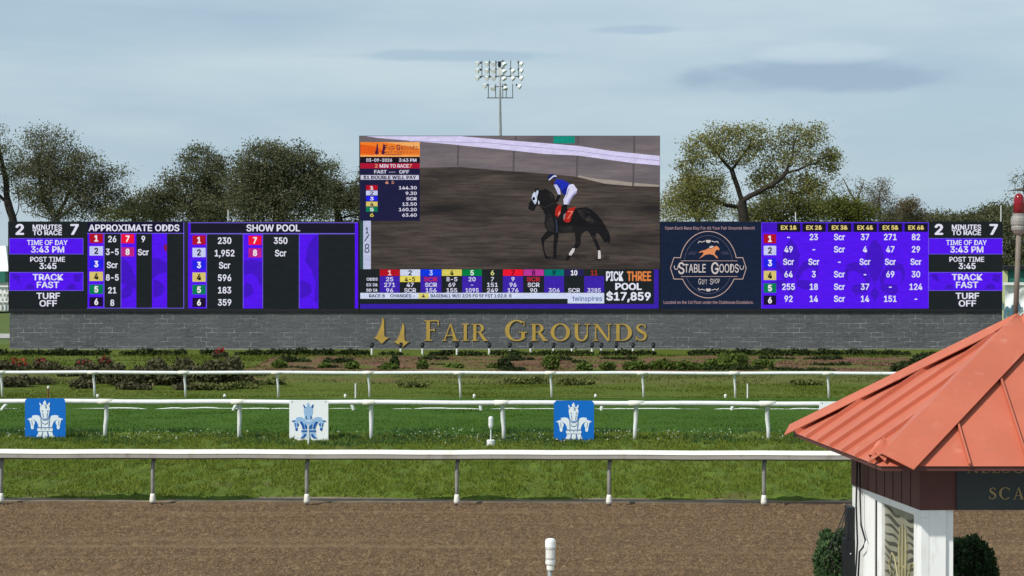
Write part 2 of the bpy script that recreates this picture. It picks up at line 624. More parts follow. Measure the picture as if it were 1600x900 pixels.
def edge_y(X):
    return Y_EDGE + 0.10 * vnoise(X * 0.5, X * 0 + 3, 5) + 0.06 * vnoise(X * 2.1, X * 0 + 9, 6) - 0.012 * X


def dirt_z(X, Y):
    z = 0.012 * vnoise(X * 6.3, Y * 2.1, 1) + 0.016 * vnoise(X * 11.1 + 31, Y * 3.9, 2) + 0.010 * vnoise(X * 0.9, Y * 2.6, 3)
    z += (0.012 + 0.012 * vnoise(X * 0.12, Y * 0.5, 34)) * np.sin(Y * 2 * math.pi / 0.62 + 1.5 * vnoise(X * 0.3, Y * 0.6, 4))
    return z - 0.01


sheet('dirt_track', -16, 16, 32.6, 47.3, 0.045, 0.09, dirt_z, M['dirt'])
for sgn in (-1, 1):
    a, b = (-60, -16) if sgn < 0 else (16, 60)
    sheet('dirt_track', a, b, 32.6, 47.3, 0.5, 0.4, flat(-0.012), M['dirt'])

# kerb strip under the inner rail, partly overgrown
mb = MB()
xs = np.arange(-40, 40.01, 0.25)
lo, hi = [], []
for x in xs:
    y = 46.62 - 0.012 * x
    lo.append((x, y, 0.028 + 0.006 * float(vnoise(np.array([x * 1.3]), np.array([2.0]), 8)[0])))
    hi.append((x, y + 0.75, 0.045))
vs = lo + hi
n = len(xs)
mb.add(vs + [(p[0], p[1], -0.05) for p in lo], [(i, i + 1, n + i + 1, n + i) for i in range(n - 1)] + [(2 * n + i, 2 * n + i + 1, i + 1, i) for i in range(n - 1)])
M['kerb'] = paint('kerb_concrete', (0.27, 0.215, 0.155), 0.9, 0.1, 0.5, 2.0, dirt=(0.12, 0.085, 0.052))
tag(mb.build('kerb', M['kerb']), kind='structure')


def bank_z(X, Y):
    y0 = 46.95 - 0.012 * X + 0.32 * vnoise(X * 0.45, X * 0 + 3, 5) + 0.16 * vnoise(X * 1.8, X * 0, 15)
    up = np.clip((Y - y0) / 0.28, 0, 1)
    z = -0.05 + 0.16 * up
    z += up * (0.035 * vnoise(X * 2.6, Y * 0.9, 11) + 0.045 * vnoise(X * 6.0, Y * 1.5, 12) + 0.05 * vnoise(X * 0.4, Y * 0.5, 13))
    return z


sheet('grass_bank', -22, 22, 46.6, 63.4, 0.09, 0.08, bank_z, M['bank'])
for a, b in ((-70, -22), (22, 70)):
    sheet('grass_bank', a, b, 46.7, 63.4, 1, 1, flat(0.09), M['bank'])
sheet('turf_course', -70, 70, 63.1, 79.6, 0.5, 0.3, lambda X, Y: 0.09 + 0.012 * vnoise(X * 0.7, Y * 0.9, 21), M['turf'])
sheet('lawn', -70, 70, 79.4, 110.0, 0.5, 0.3, lambda X, Y: 0.085 + 0.025 * vnoise(X * 0.6, Y * 0.7, 22), M['lawn'])
sheet('verge', -70, 70, 88.4, 97.0, 0.3, 0.2, lambda X, Y: 0.04 + 0.11 * np.clip((Y - 88.6 + 0.9 * vnoise(X * 0.3, Y * 0.2, 23)) / 1.2, 0, 1) + 0.05 * vnoise(X * 1.2, Y * 1.3, 24), M['verge'])
sheet('flower_bed', -70, 70, 95.3, 111.5, 0.3, 0.25, lambda X, Y: 0.02 + 0.17 * np.clip((X + 12.6 + 0.5 * vnoise(X * 0.8, Y * 0.5, 29)) / 0.8, 0, 1) * np.clip((Y - 95.8 + 0.8 * vnoise(X * 0.35, Y * 0.2, 25)) / 1.0, 0, 1) * np.clip((111.2 - Y + 0.8 * vnoise(X * 0.3, Y * 0.2, 26)) / 1.0, 0, 1) + 0.05 * vnoise(X * 1.3, Y * 1.2, 27), M['mulch'])
sheet('wall_lawn', -70, 70, 108.8, 128.0, 0.5, 0.4, lambda X, Y: 0.09 + 0.02 * vnoise(X * 0.8, Y * 0.6, 28), M['lawn'])
sheet('path', -90, 90, 141.5, 150.0, 30, 8, flat(-0.05), M['concrete'])

# white rope lying along the turf, dipping out of sight where grass has grown over it
pts = []
for i in range(260):
    x = -26 + i * 0.2
    pts.append((x, 74.1 - 0.012 * x, 0.092 + 0.034 * float(vnoise(np.array([x * 1.05]), np.array([4.5]), 41)[0]) - 0.006 + 0.022 * float(vnoise(np.array([x * 3.3]), np.array([1.5]), 42)[0])))
ROPE = (pts, 0.026)


# ---------------------------------------------------------------- grass, clover and clods: stuff
def bank_height(x, y):
    return bank_z(x, y)


def blades(name, n, xr, yr, zf, hgt, wid, mat, k=1, clump=None):
    x = rng.uniform(*xr, n)
    y = rng.uniform(*yr, n)
    if clump:
        keep = rng.random(n) < np.clip(0.5 + clump[1] * vnoise(x * clump[0], y * clump[0] * (clump[2] if len(clump) > 2 else 1), 33), 0.03, 1)
        x, y = x[keep], y[keep]
        n = len(x)
    z = zf(x, y) - 0.01
    a = rng.uniform(0, 2 * math.pi, n)
    h = rng.uniform(0.5, 1.0, n) * hgt
    w = rng.uniform(0.6, 1.2, n) * wid
    lx, ly = rng.normal(0, 0.55, n) * h, rng.normal(0, 0.55, n) * h
    p0 = np.stack([x - np.cos(a) * w, y - np.sin(a) * w, z], -1)
    p1 = np.stack([x + np.cos(a) * w, y + np.sin(a) * w, z], -1)
    p2 = np.stack([x + lx, y + ly, z + h], -1)
    V = np.stack([p0, p1, p2], 1).reshape(-1, 3)
    o = fast_mesh(name, V, np.arange(3 * n), 3, mat)
    return o


o = blades('grass', 190000, (-15, 15), (47.0, 63.2), bank_z, 0.115, 0.020, M['blade'], clump=(5.0, 0.75, 0.25))
tag(o, 'tufted green grass growing between the dirt track rail and the turf course rail', 'grass', kind='stuff')
o = blades('turf_grass', 110000, (-17.5, 17.5), (63.3, 79.0), lambda x, y: 0.085 + 0 * x, 0.055, 0.018, leaf_mat('turf_blade', (0.030, 0.074, 0.007), (0.075, 0.135, 0.017), (0.048, 0.100, 0.010), 0.3), clump=(0.9, 0.4))
tag(o, 'short dark green mown grass of the turf course', 'grass', kind='stuff')
o = blades('lawn_grass', 90000, (-26, 26), (79.6, 89.0), lambda x, y: 0.08 + 0 * x, 0.07, 0.022, leaf_mat('lawn_blade', (0.055, 0.085, 0.010), (0.15, 0.17, 0.030), (0.09, 0.12, 0.016), 0.3), clump=(0.5, 0.5))
tag(o, 'olive green lawn grass beyond the farthest rail', 'grass', kind='stuff')
o = blades('bed_weeds', 42000, (-31, 31), (94.0, 114.0), lambda x, y: 0.14 + 0 * x, 0.14, 0.035, leaf_mat('weed_blade', (0.05, 0.075, 0.012), (0.15, 0.165, 0.035), (0.09, 0.11, 0.02), 0.3), clump=(0.35, 0.9))
tag(o, 'patchy green weeds growing over the planting bed', 'weeds', kind='stuff')
o = blades('clover', 26000, (-17, 17), (59.6, 65.0), lambda x, y: np.where(y < 63.3, bank_z(x, y), 0.11), 0.15, 0.022, M['clover'], clump=(0.7, 0.9))
tag(o, 'weedy clover along the foot of the turf course rail', 'clover', kind='stuff')
o = blades('clover_blossom', 1500, (-17, 17), (60.2, 64.4), lambda x, y: np.where(y < 63.3, bank_z(x, y), 0.11) + 0.08, 0.045, 0.028, M['clover_flower'], clump=(0.5, 1.2))
tag(o, 'pale clover blossoms dotted along the turf course rail', 'clover', kind='stuff')
o = blades('verge_grass', 30000, (-26, 26), (88.0, 97.0), lambda x, y: 0.13 + 0 * x, 0.16, 0.03, leaf_mat('verge_blade', (0.08, 0.085, 0.03), (0.20, 0.19, 0.075), (0.10, 0.13, 0.035), 0.3), clump=(0.5, 0.9))
tag(o, 'dry tussocky ground cover in front of the mulch bed', 'ground cover', kind='stuff')
o = blades('mulch_litter', 26000, (-12, 30), (97.0, 111.0), lambda x, y: 0.18 + 0 * x, 0.09, 0.04, leaf_mat('mulch_chip', (0.10, 0.05, 0.04), (0.26, 0.15, 0.115), (0.15, 0.075, 0.06), 0.1), clump=(0.4, 0.8))
tag(o, 'reddish wood mulch scattered over the planting bed', 'mulch', kind='stuff')


def clods(n):
    x, y = rng.uniform(-11.5, 11.5, n), rng.uniform(35.5, 46.6, n)
    z = dirt_z(x, y)
    s = rng.gamma(1.5, 0.009, n) + 0.006
    base = np.array([(1, 0, -0.3), (-0.5, 0.87, -0.3), (-0.5, -0.87, -0.3), (0.1, 0.1, 0.8)])
    a = rng.uniform(0, 6.28, n)
    rot = np.stack([np.cos(a), -np.sin(a), np.sin(a), np.cos(a)], -1).reshape(n, 2, 2)
    b = np.repeat(base[None], n, 0) * rng.uniform(0.6, 1.4, (n, 4, 3))
    b[:, :, :2] = np.einsum('nij,nkj->nki', rot, b[:, :, :2])
    V = b * s[:, None, None] * np.array([1.5, 1, 1]) + np.stack([x, y, z], -1)[:, None, :]
    Fc = (np.array([(0, 1, 3), (1, 2, 3), (2, 0, 3)])[None] + 4 * np.arange(n)[:, None, None])
    return fast_mesh('soil_clods', V.reshape(-1, 3), Fc.reshape(-1), 3, M['clod'])


tag(clods(30000), 'loose brown clods on the harrowed dirt track', 'soil', kind='stuff')

# ---------------------------------------------------------------- text and lettering
TXT = {}
FONT = None
try:      # the sans that ships inside Blender; the built-in one serves if it is missing
    import os
    FONT = bpy.data.fonts.load(os.path.join(bpy.utils.system_resource('DATAFILES'), 'fonts', 'Inter.woff2'))
except Exception:
    FONT = None


def text_tris(s, bold):
    key = s
    if key in TXT:
        return TXT[key]
    cu = bpy.data.curves.new('lettering', 'FONT')
    cu.body = s
    if FONT is not None:
        cu.font = FONT
    cu.size = 1.0
    cu.resolution_u = 3
    ob = bpy.data.objects.new('lettering', cu)
    COL.objects.link(ob)
    dg = bpy.context.evaluated_depsgraph_get()
    me = bpy.data.meshes.new_from_object(ob.evaluated_get(dg))
    v = [(p.co.x, p.co.y) for p in me.vertices]
    f = [tuple(p.vertices) for p in me.polygons]
    bpy.data.objects.remove(ob)
    bpy.data.curves.remove(cu)
    bpy.data.meshes.remove(me)
    xs = [p[0] for p in v] or [0, 1]
    TXT[key] = (v, f, min(xs), max(xs))
    return TXT[key]


_v, _f, _a, _b = text_tris('H', 0.0)
CAPH = max(p[1] for p in _v)


def arc(cx, cy, rx, ry, a0, a1, n=14):
    return [(cx + rx * math.cos(R(a0 + (a1 - a0) * i / n)), cy + ry * math.sin(R(a0 + (a1 - a0) * i / n))) for i in range(n + 1)]


def band(cx, cy, rx, ry, ix, iy, a0, a1, n=16, icx=None):
    return arc(cx, cy, rx, ry, a0, a1, n) + arc(icx if icx is not None else cx, cy, ix, iy, a1, a0, n)


def rect(x0, y0, x1, y1):
    return [(x0, y0), (x1, y0), (x1, y1), (x0, y1)]


def swept(pts, ws):
    l, r = [], []
    for i, p in enumerate(pts):
        a, b = pts[max(i - 1, 0)], pts[min(i + 1, len(pts) - 1)]
        dx, dy = b[0] - a[0], b[1] - a[1]
        n_ = math.hypot(dx, dy) or 1
        nx, ny = -dy / n_ * ws[i] / 2, dx / n_ * ws[i] / 2
        l.append((p[0] + nx, p[1] + ny))
        r.append((p[0] - nx, p[1] - ny))
    return l + r[::-1]


T_, t_, s_ = 0.17, 0.06, 0.05


def serif_glyph(ch):
    """roman capital as a list of simple polygons in a box of height 1; returns polys, width"""
    if ch == 'F' or ch == 'E' or ch == 'L':
        p = [rect(.09, 0, .09 + T_, 1), rect(0, 0, .36 if ch == 'F' else .6, s_)]
        if ch != 'L':
            p += [rect(0, 1 - s_, .66, 1), [(.66, 1), (.60, .95), (.625, .73), (.66, .73)], rect(.26, .49, .48, .545), [(.48, .64), (.45, .545), (.45, .49), (.48, .40)]]
        else:
            p += [rect(0, 1 - s_, .36, 1)]
        if ch != 'F':
            p += [[(.6, 0), (.64, .28), (.61, .28), (.54, .05)]]
        return p, .68 if ch != 'L' else .64
    if ch == 'A':
        return [[(.08, 0), (.14, 0), (.46, .93), (.42, 1)], [(.62, 0), (.82, 0), (.50, 1), (.42, 1)], rect(.22, .28, .66, .335), rect(0, 0, .25, s_), rect(.52, 0, .92, s_)], .92
    if ch == 'I':
        return [rect(.10, 0, .10 + T_, 1), rect(0, 0, .37, s_), rect(0, 1 - s_, .37, 1)], .37
    if ch == 'R':
        return [rect(.09, 0, .09 + T_, 1), rect(0, 0, .36, s_), rect(0, 1 - s_, .40, 1), band(.36, .74, .32, .26, .15, .205, 90, -90), rect(.26, .48, .37, .535), rect(.26, .945, .37, 1), [(.36, .5), (.52, .5), (.82, .05), (.64, .0)], rect(.64, 0, .90, s_)], .88
    if ch == 'G':
        return [band(.50, .5, .50, .52, .31, .46, 52, 322), [(.80, .72), (.84, .72), (.84, .98), (.80, .92)], rect(.70, .10, .70 + T_ * .9, .44), rect(.60, .39, .95, .44)], .96
    if ch == 'C':
        return [band(.50, .5, .50, .52, .31, .46, 48, 315), [(.80, .70), (.85, .70), (.85, 1.0), (.81, .93)]], .90
    if ch == 'O':
        return [band(.50, .5, .50, .52, .31, .46, 90, 270), band(.50, .5, .50, .52, .31, .46, -90, 90)], 1.0
    if ch == 'U':
        return [rect(.09, .34, .09 + T_, 1), rect(.70, .34, .76, 1), rect(0, 1 - s_, .36, 1), rect(.58, 1 - s_, .88, 1), band(.425, .35, .335, .37, .275 - .105, .30, 180, 360, icx=.45)], .88
    if ch == 'N':
        return [rect(.10, 0, .16, 1), rect(.78, 0, .84, 1), [(.04, 1), (.24, 1), (.84, .0), (.72, .0)], rect(0, 0, .26, s_), rect(.68, 1 - s_, .94, 1), rect(0, 1 - s_, .2, 1)], .94
    if ch == 'D':
        return [rect(.09, 0, .09 + T_, 1), rect(0, 0, .45, s_), rect(0, 1 - s_, .45, 1), band(.42, .5, .48, .5, .28, .44, 90, -90)], .92
    if ch == 'S':
        pts = [(.50, .80), (.44, .92), (.30, .965), (.15, .90), (.10, .76), (.18, .63), (.33, .53), (.48, .42), (.53, .27), (.46, .10), (.29, .035), (.12, .08), (.06, .22)]
        ws = [.03, .06, .07, .10, .14, .17, .19, .17, .14, .10, .07, .06, .03]
        return [swept(pts, ws), [(.48, .74), (.53, .74), (.53, 1.0), (.50, .92)], [(.03, 0), (.06, .06), (.08, .28), (.03, .28)]], .60
    if ch == 'B':
        return [rect(.09, 0, .09 + T_, 1), rect(0, 0, .4, s_), rect(0, 1 - s_, .4, 1), band(.34, .75, .28, .25, .13, .20, 90, -90), band(.36, .26, .34, .26, .17, .21, 90, -90)], .72
    if ch == 'T':
        return [rect(.28, 0, .28 + T_, 1), rect(.19, 0, .55, s_), rect(0, 1 - s_, .73, 1), [(0, 1), (.03, .95), (.04, .75), (0, .75)], [(.73, 1), (.70, .95), (.69, .75), (.73, .75)]], .73
    return [], .4


# ---------------------------------------------------------------- wall
YW = 121.7
YB = YW - 0.11       # face of the LED boards
wall_root = empty('block_wall', (P(790, 548, YW).x, YW, 0), 'long dark grey split-face block wall carrying the LED boards and gold lettering', 'wall')
xa, xb = P(15, 500, YW).x, P(1566, 500, YW).x
ztop = P(800, 484, YW).z
mb = MB().box(xa, YW, -0.1, xb, YW + 0.6, ztop + 0.05)
mb.build('block_face', M['wall'], wall_root)
MB().box(xa - 0.03, YW - 0.10, -0.1, xb + 0.03, YW - 0.003, 0.11).build('footing', M['concrete'], wall_root)


def wall_poly(mb, poly, d0, d1):
    """poly in photograph pixels on the wall, stands proud of it by d1"""
    pts = [P(x, y, YW) for x, y in poly]
    lo = [(p.x, YW - d0, p.z) for p in pts]
    hi = [(p.x, YW - d1, p.z) for p in pts]
    mb.hull8(lo, hi)


def wall_letters(word, x0, x1, ybase, hs, tops):
    gl = [serif_glyph(c) for c in word]
    tot = sum(w * h for (p, w), h in zip(gl, hs)) + 0.16 * hs[-1] * (len(word) - 1)
    sx = (x1 - x0) / tot
    x = x0
    for (polys, w), h in zip(gl, hs):
        mb = MB()
        for i, pl in enumerate(polys):
            wall_poly(mb, [(x + px * h * sx, ybase - py * h) for px, py in pl], 0.0, 0.05 + 0.002 * i)
        mb.build('letter', M['gold'], wall_root)
        x += (w * h + 0.16 * hs[-1]) * sx


wall_letters('FAIR', 663, 762, 532.5, [32, 26.5, 26.5, 26.5], None)
wall_letters('GROUNDS', 789, 1011, 532.5, [32, 26.5, 26.5, 26.5, 26.5, 26.5, 26.5], None)
for dx, dy, tail in ((0, 0, 0), (31.5, 6.5, 8)):       # the two spire-shaped marks
    mb = MB()
    wall_poly(mb, [(597.5 + dx, 495 + dy + tail * .3), (600.2 + dx, 500 + dy + tail * .3), (600.5 + dx, 524 + dy), (603 + dx, 527.5 + dy), (608.5 + dx, 527 + dy),
                   (602.5 + dx, 531.5 + dy), (596.5 + dx, 537 + dy), (590.5 + dx, 531 + dy), (583.5 + dx, 527.5 + dy), (587.5 + dx, 526.5 + dy), (592.5 + dx, 517 + dy), (596 + dx, 507 + dy)], 0.0, 0.06)
    mb.build('spire_emblem', M['gold'], wall_root)


# ---------------------------------------------------------------- LED boards
def bp(px, py, layer):
    p = P(px, py, YB)
    return (p.x, YB - 0.006 * layer, p.z)


def parc(cx, cy, rx, ry, a0, a1, n=14):
    """arc in picture pixels, angles counted upwards"""
    return [(x, 2 * cy - y) for x, y in arc(cx, cy, rx, ry, a0, a1, n)]


class Pic:
    """flat picture elements of one colour on the boards; every element becomes a part of its own"""

    def __init__(self):
        self.els = []

    def q(self, x0, y0, x1, y1, layer):
        self.els.append(MB().add([bp(x0, y1, layer), bp(x1, y1, layer), bp(x1, y0, layer), bp(x0, y0, layer)], [(0, 1, 2, 3)]))
        return self

    def poly(self, pts, layer, into=None):
        mb = into or MB()
        mb.add([bp(x, y, layer) for x, y in pts], [tuple(range(len(pts)))])
        if into is None:
            self.els.append(mb)
        return self

    def line(self, pts, w, layer, closed=False):
        """one joined strip of even width"""
        pts = list(pts)
        n = len(pts)
        l, r = [], []
        for i in range(n):
            a = pts[(i - 1) % n] if closed else pts[max(i - 1, 0)]
            b = pts[(i + 1) % n] if closed else pts[min(i + 1, n - 1)]
            p = pts[i]

            def nd(u, v):
                dx, dy = v[0] - u[0], v[1] - u[1]
                k = math.hypot(dx, dy)
                return (-dy / k, dx / k) if k > 1e-6 else None
            n1, n2 = nd(a, p), nd(p, b)
            n1, n2 = n1 or n2, n2 or n1
            mx, my = n1[0] + n2[0], n1[1] + n2[1]
            k = max(0.35, (mx * mx + my * my) / 2)
            ox, oy = mx / k * w / 2, my / k * w / 2
            l.append(bp(p[0] + ox, p[1] + oy, layer))
            r.append(bp(p[0] - ox, p[1] - oy, layer))
        m_ = n if closed else n - 1
        self.els.append(MB().add(l + r, [(i, (i + 1) % n, n + (i + 1) % n, n + i) for i in range(m_)]))
        return self

    def txt(self, s, cx, cy, h, w=None, layer=3, bold=0.022, slant=0.0, align='c', xs=0.86):
        v, f, a, b = text_tris(s, bold)
        ky = h / CAPH
        kx = (w / max(b - a, 1e-4)) if w else ky * xs
        mid = (a + b) / 2 if align == 'c' else (a if align == 'l' else b)
        # heavier strokes: the same outline laid over itself a hair apart
        mb = MB()
        e = bold * 1.15
        for k, (ox, oy) in enumerate(((0, 0), (-1, 0), (1, 0), (0, -0.7), (0, 0.7), (-0.7, -0.5), (0.7, 0.5), (0.7, -0.5), (-0.7, 0.5)) if bold > 0.004 else ((0, 0),)):
            mb.add([bp(cx + (x + ox * e - mid) * kx + slant * y * ky, cy + h / 2 - (y + oy * e) * ky, layer + 0.06 * k) for x, y in v], f)
        self.els.append(mb)
        return self

    def build(self, name, col, parent, label=None, streak=None, soft=False):
        o = None
        for mb in self.els:
            o = mb.build(name, emit(col, streak, soft), parent)
        return o


PUR, PUR2, INK, WHT, LINE = (84, 26, 238), (68, 26, 196), (33, 38, 41), (226, 226, 246), (112, 96, 214)
DARKB = (26, 22, 54)
TILE = {1: (176, 22, 42), 2: (198, 204, 242), 3: (36, 36, 232), 4: (214, 194, 112), 5: (14, 124, 84), 6: (30, 22, 48), 7: (236, 24, 62), 8: (186, 38, 132)}


def cabinet(root, x0, y0, x1, y1):
    a, b = P(x0, y1, YB), P(x1, y0, YB)
    MB().box(a.x, YB, a.z, b.x, YB + 1.0, b.z).build('cabinet', M['cabinet'], root)
    for k in range(5):
        x = a.x + (b.x - a.x) * (k + 0.5) / 5
        MB().box(x - 0.15, YB + 1.05, -0.1, x + 0.15, YB + 1.35, b.z - 0.3).build('support_post', M['galv'], root)


def fleur(pic, cx, cy, s, layer):
    """big faint lily flower watermark"""
    pic.poly([(cx, cy - 46 * s), (cx + 9 * s, cy - 34 * s), (cx + 14 * s, cy - 20 * s), (cx + 12 * s, cy - 4 * s), (cx + 6 * s, cy + 10 * s), (cx, cy + 22 * s), (cx - 6 * s, cy + 10 * s), (cx - 12 * s, cy - 4 * s), (cx - 14 * s, cy - 20 * s), (cx - 9 * s, cy - 34 * s)], layer)
    for d in (-1, 1):
        pic.poly([(cx + d * x * s, cy + y * s) for x, y in ((6, 14), (12, 0), (20, -9), (30, -12), (40, -8), (44, 2), (43, 12), (38, 19), (40, 8), (36, 1), (28, 1), (20, 6), (14, 14), (10, 24))], layer + 0.3)
        pic.poly([(cx + d * x * s, cy + y * s) for x, y in ((7, 24), (14, 20), (22, 20), (32, 22), (34, 30), (28, 36), (18, 34), (10, 30))], layer + 0.6)
    pic.poly([(cx, cy + 24 * s), (cx + 7 * s, cy + 34 * s), (cx, cy + 46 * s), (cx - 7 * s, cy + 34 * s)], layer + 0.1)


def clock_panel(root, x0, x1, dx):
    """time / track status block; dx shifts the left hand layout"""
    bgp = Pic().q(x0, 346.5, x1, 482, 1).build('clock_panel', INK, root)
    ORG[bgp.name] = ORG[root.name]
    Pic().q(15 + dx, 372.5, 130 + dx, 397, 2).q(15 + dx, 425.5, 130 + dx, 454, 2).build('status_band', PUR, bgp)
    Pic().line([(15 + dx, 372.5), (130 + dx, 372.5), (130 + dx, 397), (15 + dx, 397)], 0.8, 2.5, True).line([(15 + dx, 425.5), (130 + dx, 425.5), (130 + dx, 454), (15 + dx, 454)], 0.8, 2.5, True).build('status_border', LINE, bgp)
    w = Pic()
    w.poly([(17 + dx, 428), (29 + dx, 429), (32 + dx, 441), (22 + dx, 436)], 2.3)
    w.poly(parc(47 + dx, 452, 7, 8, 0, 180), 2.3)
    w.poly(parc(112 + dx, 452, 8, 9, 0, 180), 2.3).poly([(116 + dx, 428), (128 + dx, 430), (124 + dx, 442), (114 + dx, 438)], 2.3)
    w.build('lily_watermark', PUR2, bgp)
    t = Pic()
    t.txt('2', 31 + dx, 358.5, 15.5, 11, bold=0.03).txt('7', 116.5 + dx, 358.5, 15.5, 11, bold=0.03)
    t.txt('MINUTES', 74 + dx, 355, 7.6, 45).txt('TO RACE', 74 + dx, 363.6, 7.2, 45)
    t.txt('TIME OF DAY', 74 + dx, 379, 7.6, 63, bold=0.015).txt('3:43 PM', 74.5 + dx, 389.8, 9.2, 51, bold=0.02)
    t.txt('POST TIME', 74.5 + dx, 405.2, 7.4, 54, bold=0.015).txt('3:45', 75 + dx, 415.6, 9.0, 26, bold=0.02)
    t.txt('TRACK', 75 + dx, 433, 9.2, 47, bold=0.02).txt('FAST', 75 + dx, 445, 9.2, 34, bold=0.02)
    t.txt('TURF', 75.5 + dx, 462.3, 9.2, 36, bold=0.02).txt('OFF', 75.5 + dx, 474, 9.2, 26.5, bold=0.02)
    t.build('lettering', WHT, bgp)


def tiles(parent, nums, xc, w, ys, h=14.5):
    for k_, y in zip(nums, ys):
        c = (58, 168, 226) if False else TILE[k_]
        tl = Pic().q(xc - w / 2, y - h / 2, xc + w / 2, y + h / 2, 2.4).build('number_tile', c, parent)
        # the digit belongs to the tile's own mesh
        tm = Pic().txt(str(k_), xc, y, 9.0, layer=3.2, bold=0.035)
        me = tl.data
        o0 = ORG[parent.name]
        vs = [tuple(v.co) for v in me.vertices] + [(p[0] - o0.x, p[1] - o0.y, p[2] - o0.z) for p in tm.els[0].v]
        n0 = len(me.vertices)
        fs = [tuple(p.vertices) for p in me.polygons] + [tuple(i + n0 for i in f) for f in tm.els[0].f]
        m2 = bpy.data.meshes.new('number_tile')
        m2.from_pydata(vs, [], fs)
        m2.materials.append(emit(c))
        m2.materials.append(emit((28, 28, 34) if k_ in (2, 4) else (240, 236, 246)))
        for p in m2.polygons:
            p.material_index = 0 if p.index == 0 else 1
        tl.data = m2


# ---- left wing
xo = P(290, 486, YB)
lb = empty('tote_board', (xo.x, YB, 0), 'left LED tote board showing the clock, approximate odds and show pool', 'scoreboard')
cabinet(lb, 13, 346, 560.5, 487)
clock_panel(lb, 13.5, 135, 0)
ROWY = [371.5, 391.5, 412, 431.5, 451.5, 471]
op = Pic().q(135.5, 347, 288, 482, 1).build('odds_panel', INK, lb)
ORG[op.name] = ORG[lb.name]
Pic().q(137, 347.5, 286.5, 364, 2).build('title_bar', DARKB, op)
Pic().q(137, 365, 162.6, 482, 2).q(189, 365, 213, 482, 2).q(237.6, 365, 261, 482, 2).build('purple_column', PUR, op)
w = Pic()
w.poly([(189.5, 402), (196, 406), (206, 418), (212, 436), (213, 452), (200, 446), (189.5, 442)], 2.2).poly(parc(190, 455, 17, 12, -88, 60) + [(189.5, 455)], 2.3)
w.poly(parc(239, 451, 18, 14, -89, 88), 2.2).poly([(238, 402), (250, 405), (260.5, 410), (260.5, 425), (245, 430), (238, 436)], 2.2)
w.build('lily_watermark', PUR2, op)
Pic().q(136, 364, 287.5, 365.2, 2.6).q(286.6, 347, 287.8, 482, 2.6).q(136, 481, 287.5, 482, 2.6).q(162.2, 365, 163.2, 482, 2.8).q(188.6, 365, 189.6, 482, 2.8).build('grid_line', LINE, op)
Pic().txt('APPROXIMATE ODDS', 209.5, 356, 9.8, 141, bold=0.02).build('title_lettering', WHT, op)
tiles(op, (1, 2, 3, 4, 5, 6), 150.5, 21, [372.5, 392, 412.5, 431.8, 452, 471.5])
tiles(op, (7, 8), 199.5, 20.5, [373, 393.5])
t = Pic()
for s, y in zip(('26', '3-5', 'Scr', '8-5', '21', '8'), ROWY):
    t.txt(s, 175.5, y + 2, 9.2, layer=3)
t.txt('9', 224, 373.5, 9.2).txt('Scr', 224, 394, 9.2)
t.build('odds_lettering', WHT, op)
Pic().poly([(255.5, 384), (260.8, 381), (260.8, 393.5), (257, 391)], 2.9).build('red_mark', (132, 30, 72), op)

sp = Pic().q(293.5, 347.5, 559.5, 482, 1).build('pool_panel', INK, lb)
ORG[sp.name] = ORG[lb.name]
Pic().q(298, 348.5, 554.5, 364, 2).build('title_bar', (30, 30, 44), sp)
Pic().q(294, 348, 298, 482, 2).q(298, 366, 322.5, 482, 2).q(380, 366, 410.5, 482, 2).q(467.5, 366, 497.5, 482, 2).q(554.6, 348, 559.5, 482, 2).build('purple_column', PUR, sp)
w = Pic()
w.poly([(381, 408), (392, 406), (410, 409), (410, 446), (405, 443), (402, 434), (394, 427), (381, 430)], 2.2).poly(parc(381, 453, 15, 12, -89, 80) + [(381, 453)], 2.2)
w.poly([(497, 367), (497, 475), (491, 470), (493, 440), (486, 420), (477, 408), (481, 385), (490, 370)], 2.2).poly(parc(469, 452, 18, 14, -89, 89), 2.3)
w.build('lily_watermark', PUR2, sp)
Pic().q(297, 364.3, 555, 366, 2.6).q(322.4, 366, 323.4, 482, 2.8).q(379.5, 366, 380.5, 482, 2.8).q(410, 366, 411, 482, 2.8).q(467, 366, 468, 482, 2.8).q(294, 347.5, 559, 348.6, 2.6).build('grid_line', LINE, sp)
Pic().txt('SHOW POOL', 427, 356.2, 10, 83, bold=0.02).build('title_lettering', WHT, sp)
tiles(sp, (1, 2, 3, 4, 5, 6), 311, 20.5, [375, 394.5, 414, 433, 452.5, 472.5])
tiles(sp, (7, 8), 398.5, 20.5, [375.5, 395])
t = Pic()
for s, y in zip(('230', '1,952', 'Scr', '596', '183', '359'), [376, 395.5, 414.5, 434, 453.3, 472.5]):
    t.txt(s, 351, y, 9.6, layer=3)
t.txt('350', 438.5, 376, 9.6).txt('Scr', 438.5, 395.5, 9.6)
t.build('pool_lettering', WHT, sp)

def rod(root, px, y0, y1):
    q0, q1 = P(px, y0, YB + 0.5), P(px, y1, YB + 0.5)
    MB().tube([q1, q0], 0.03, 6).build('lightning_rod', M['lamp_white'], root)


rod(lb, 356.5, 328, 347)
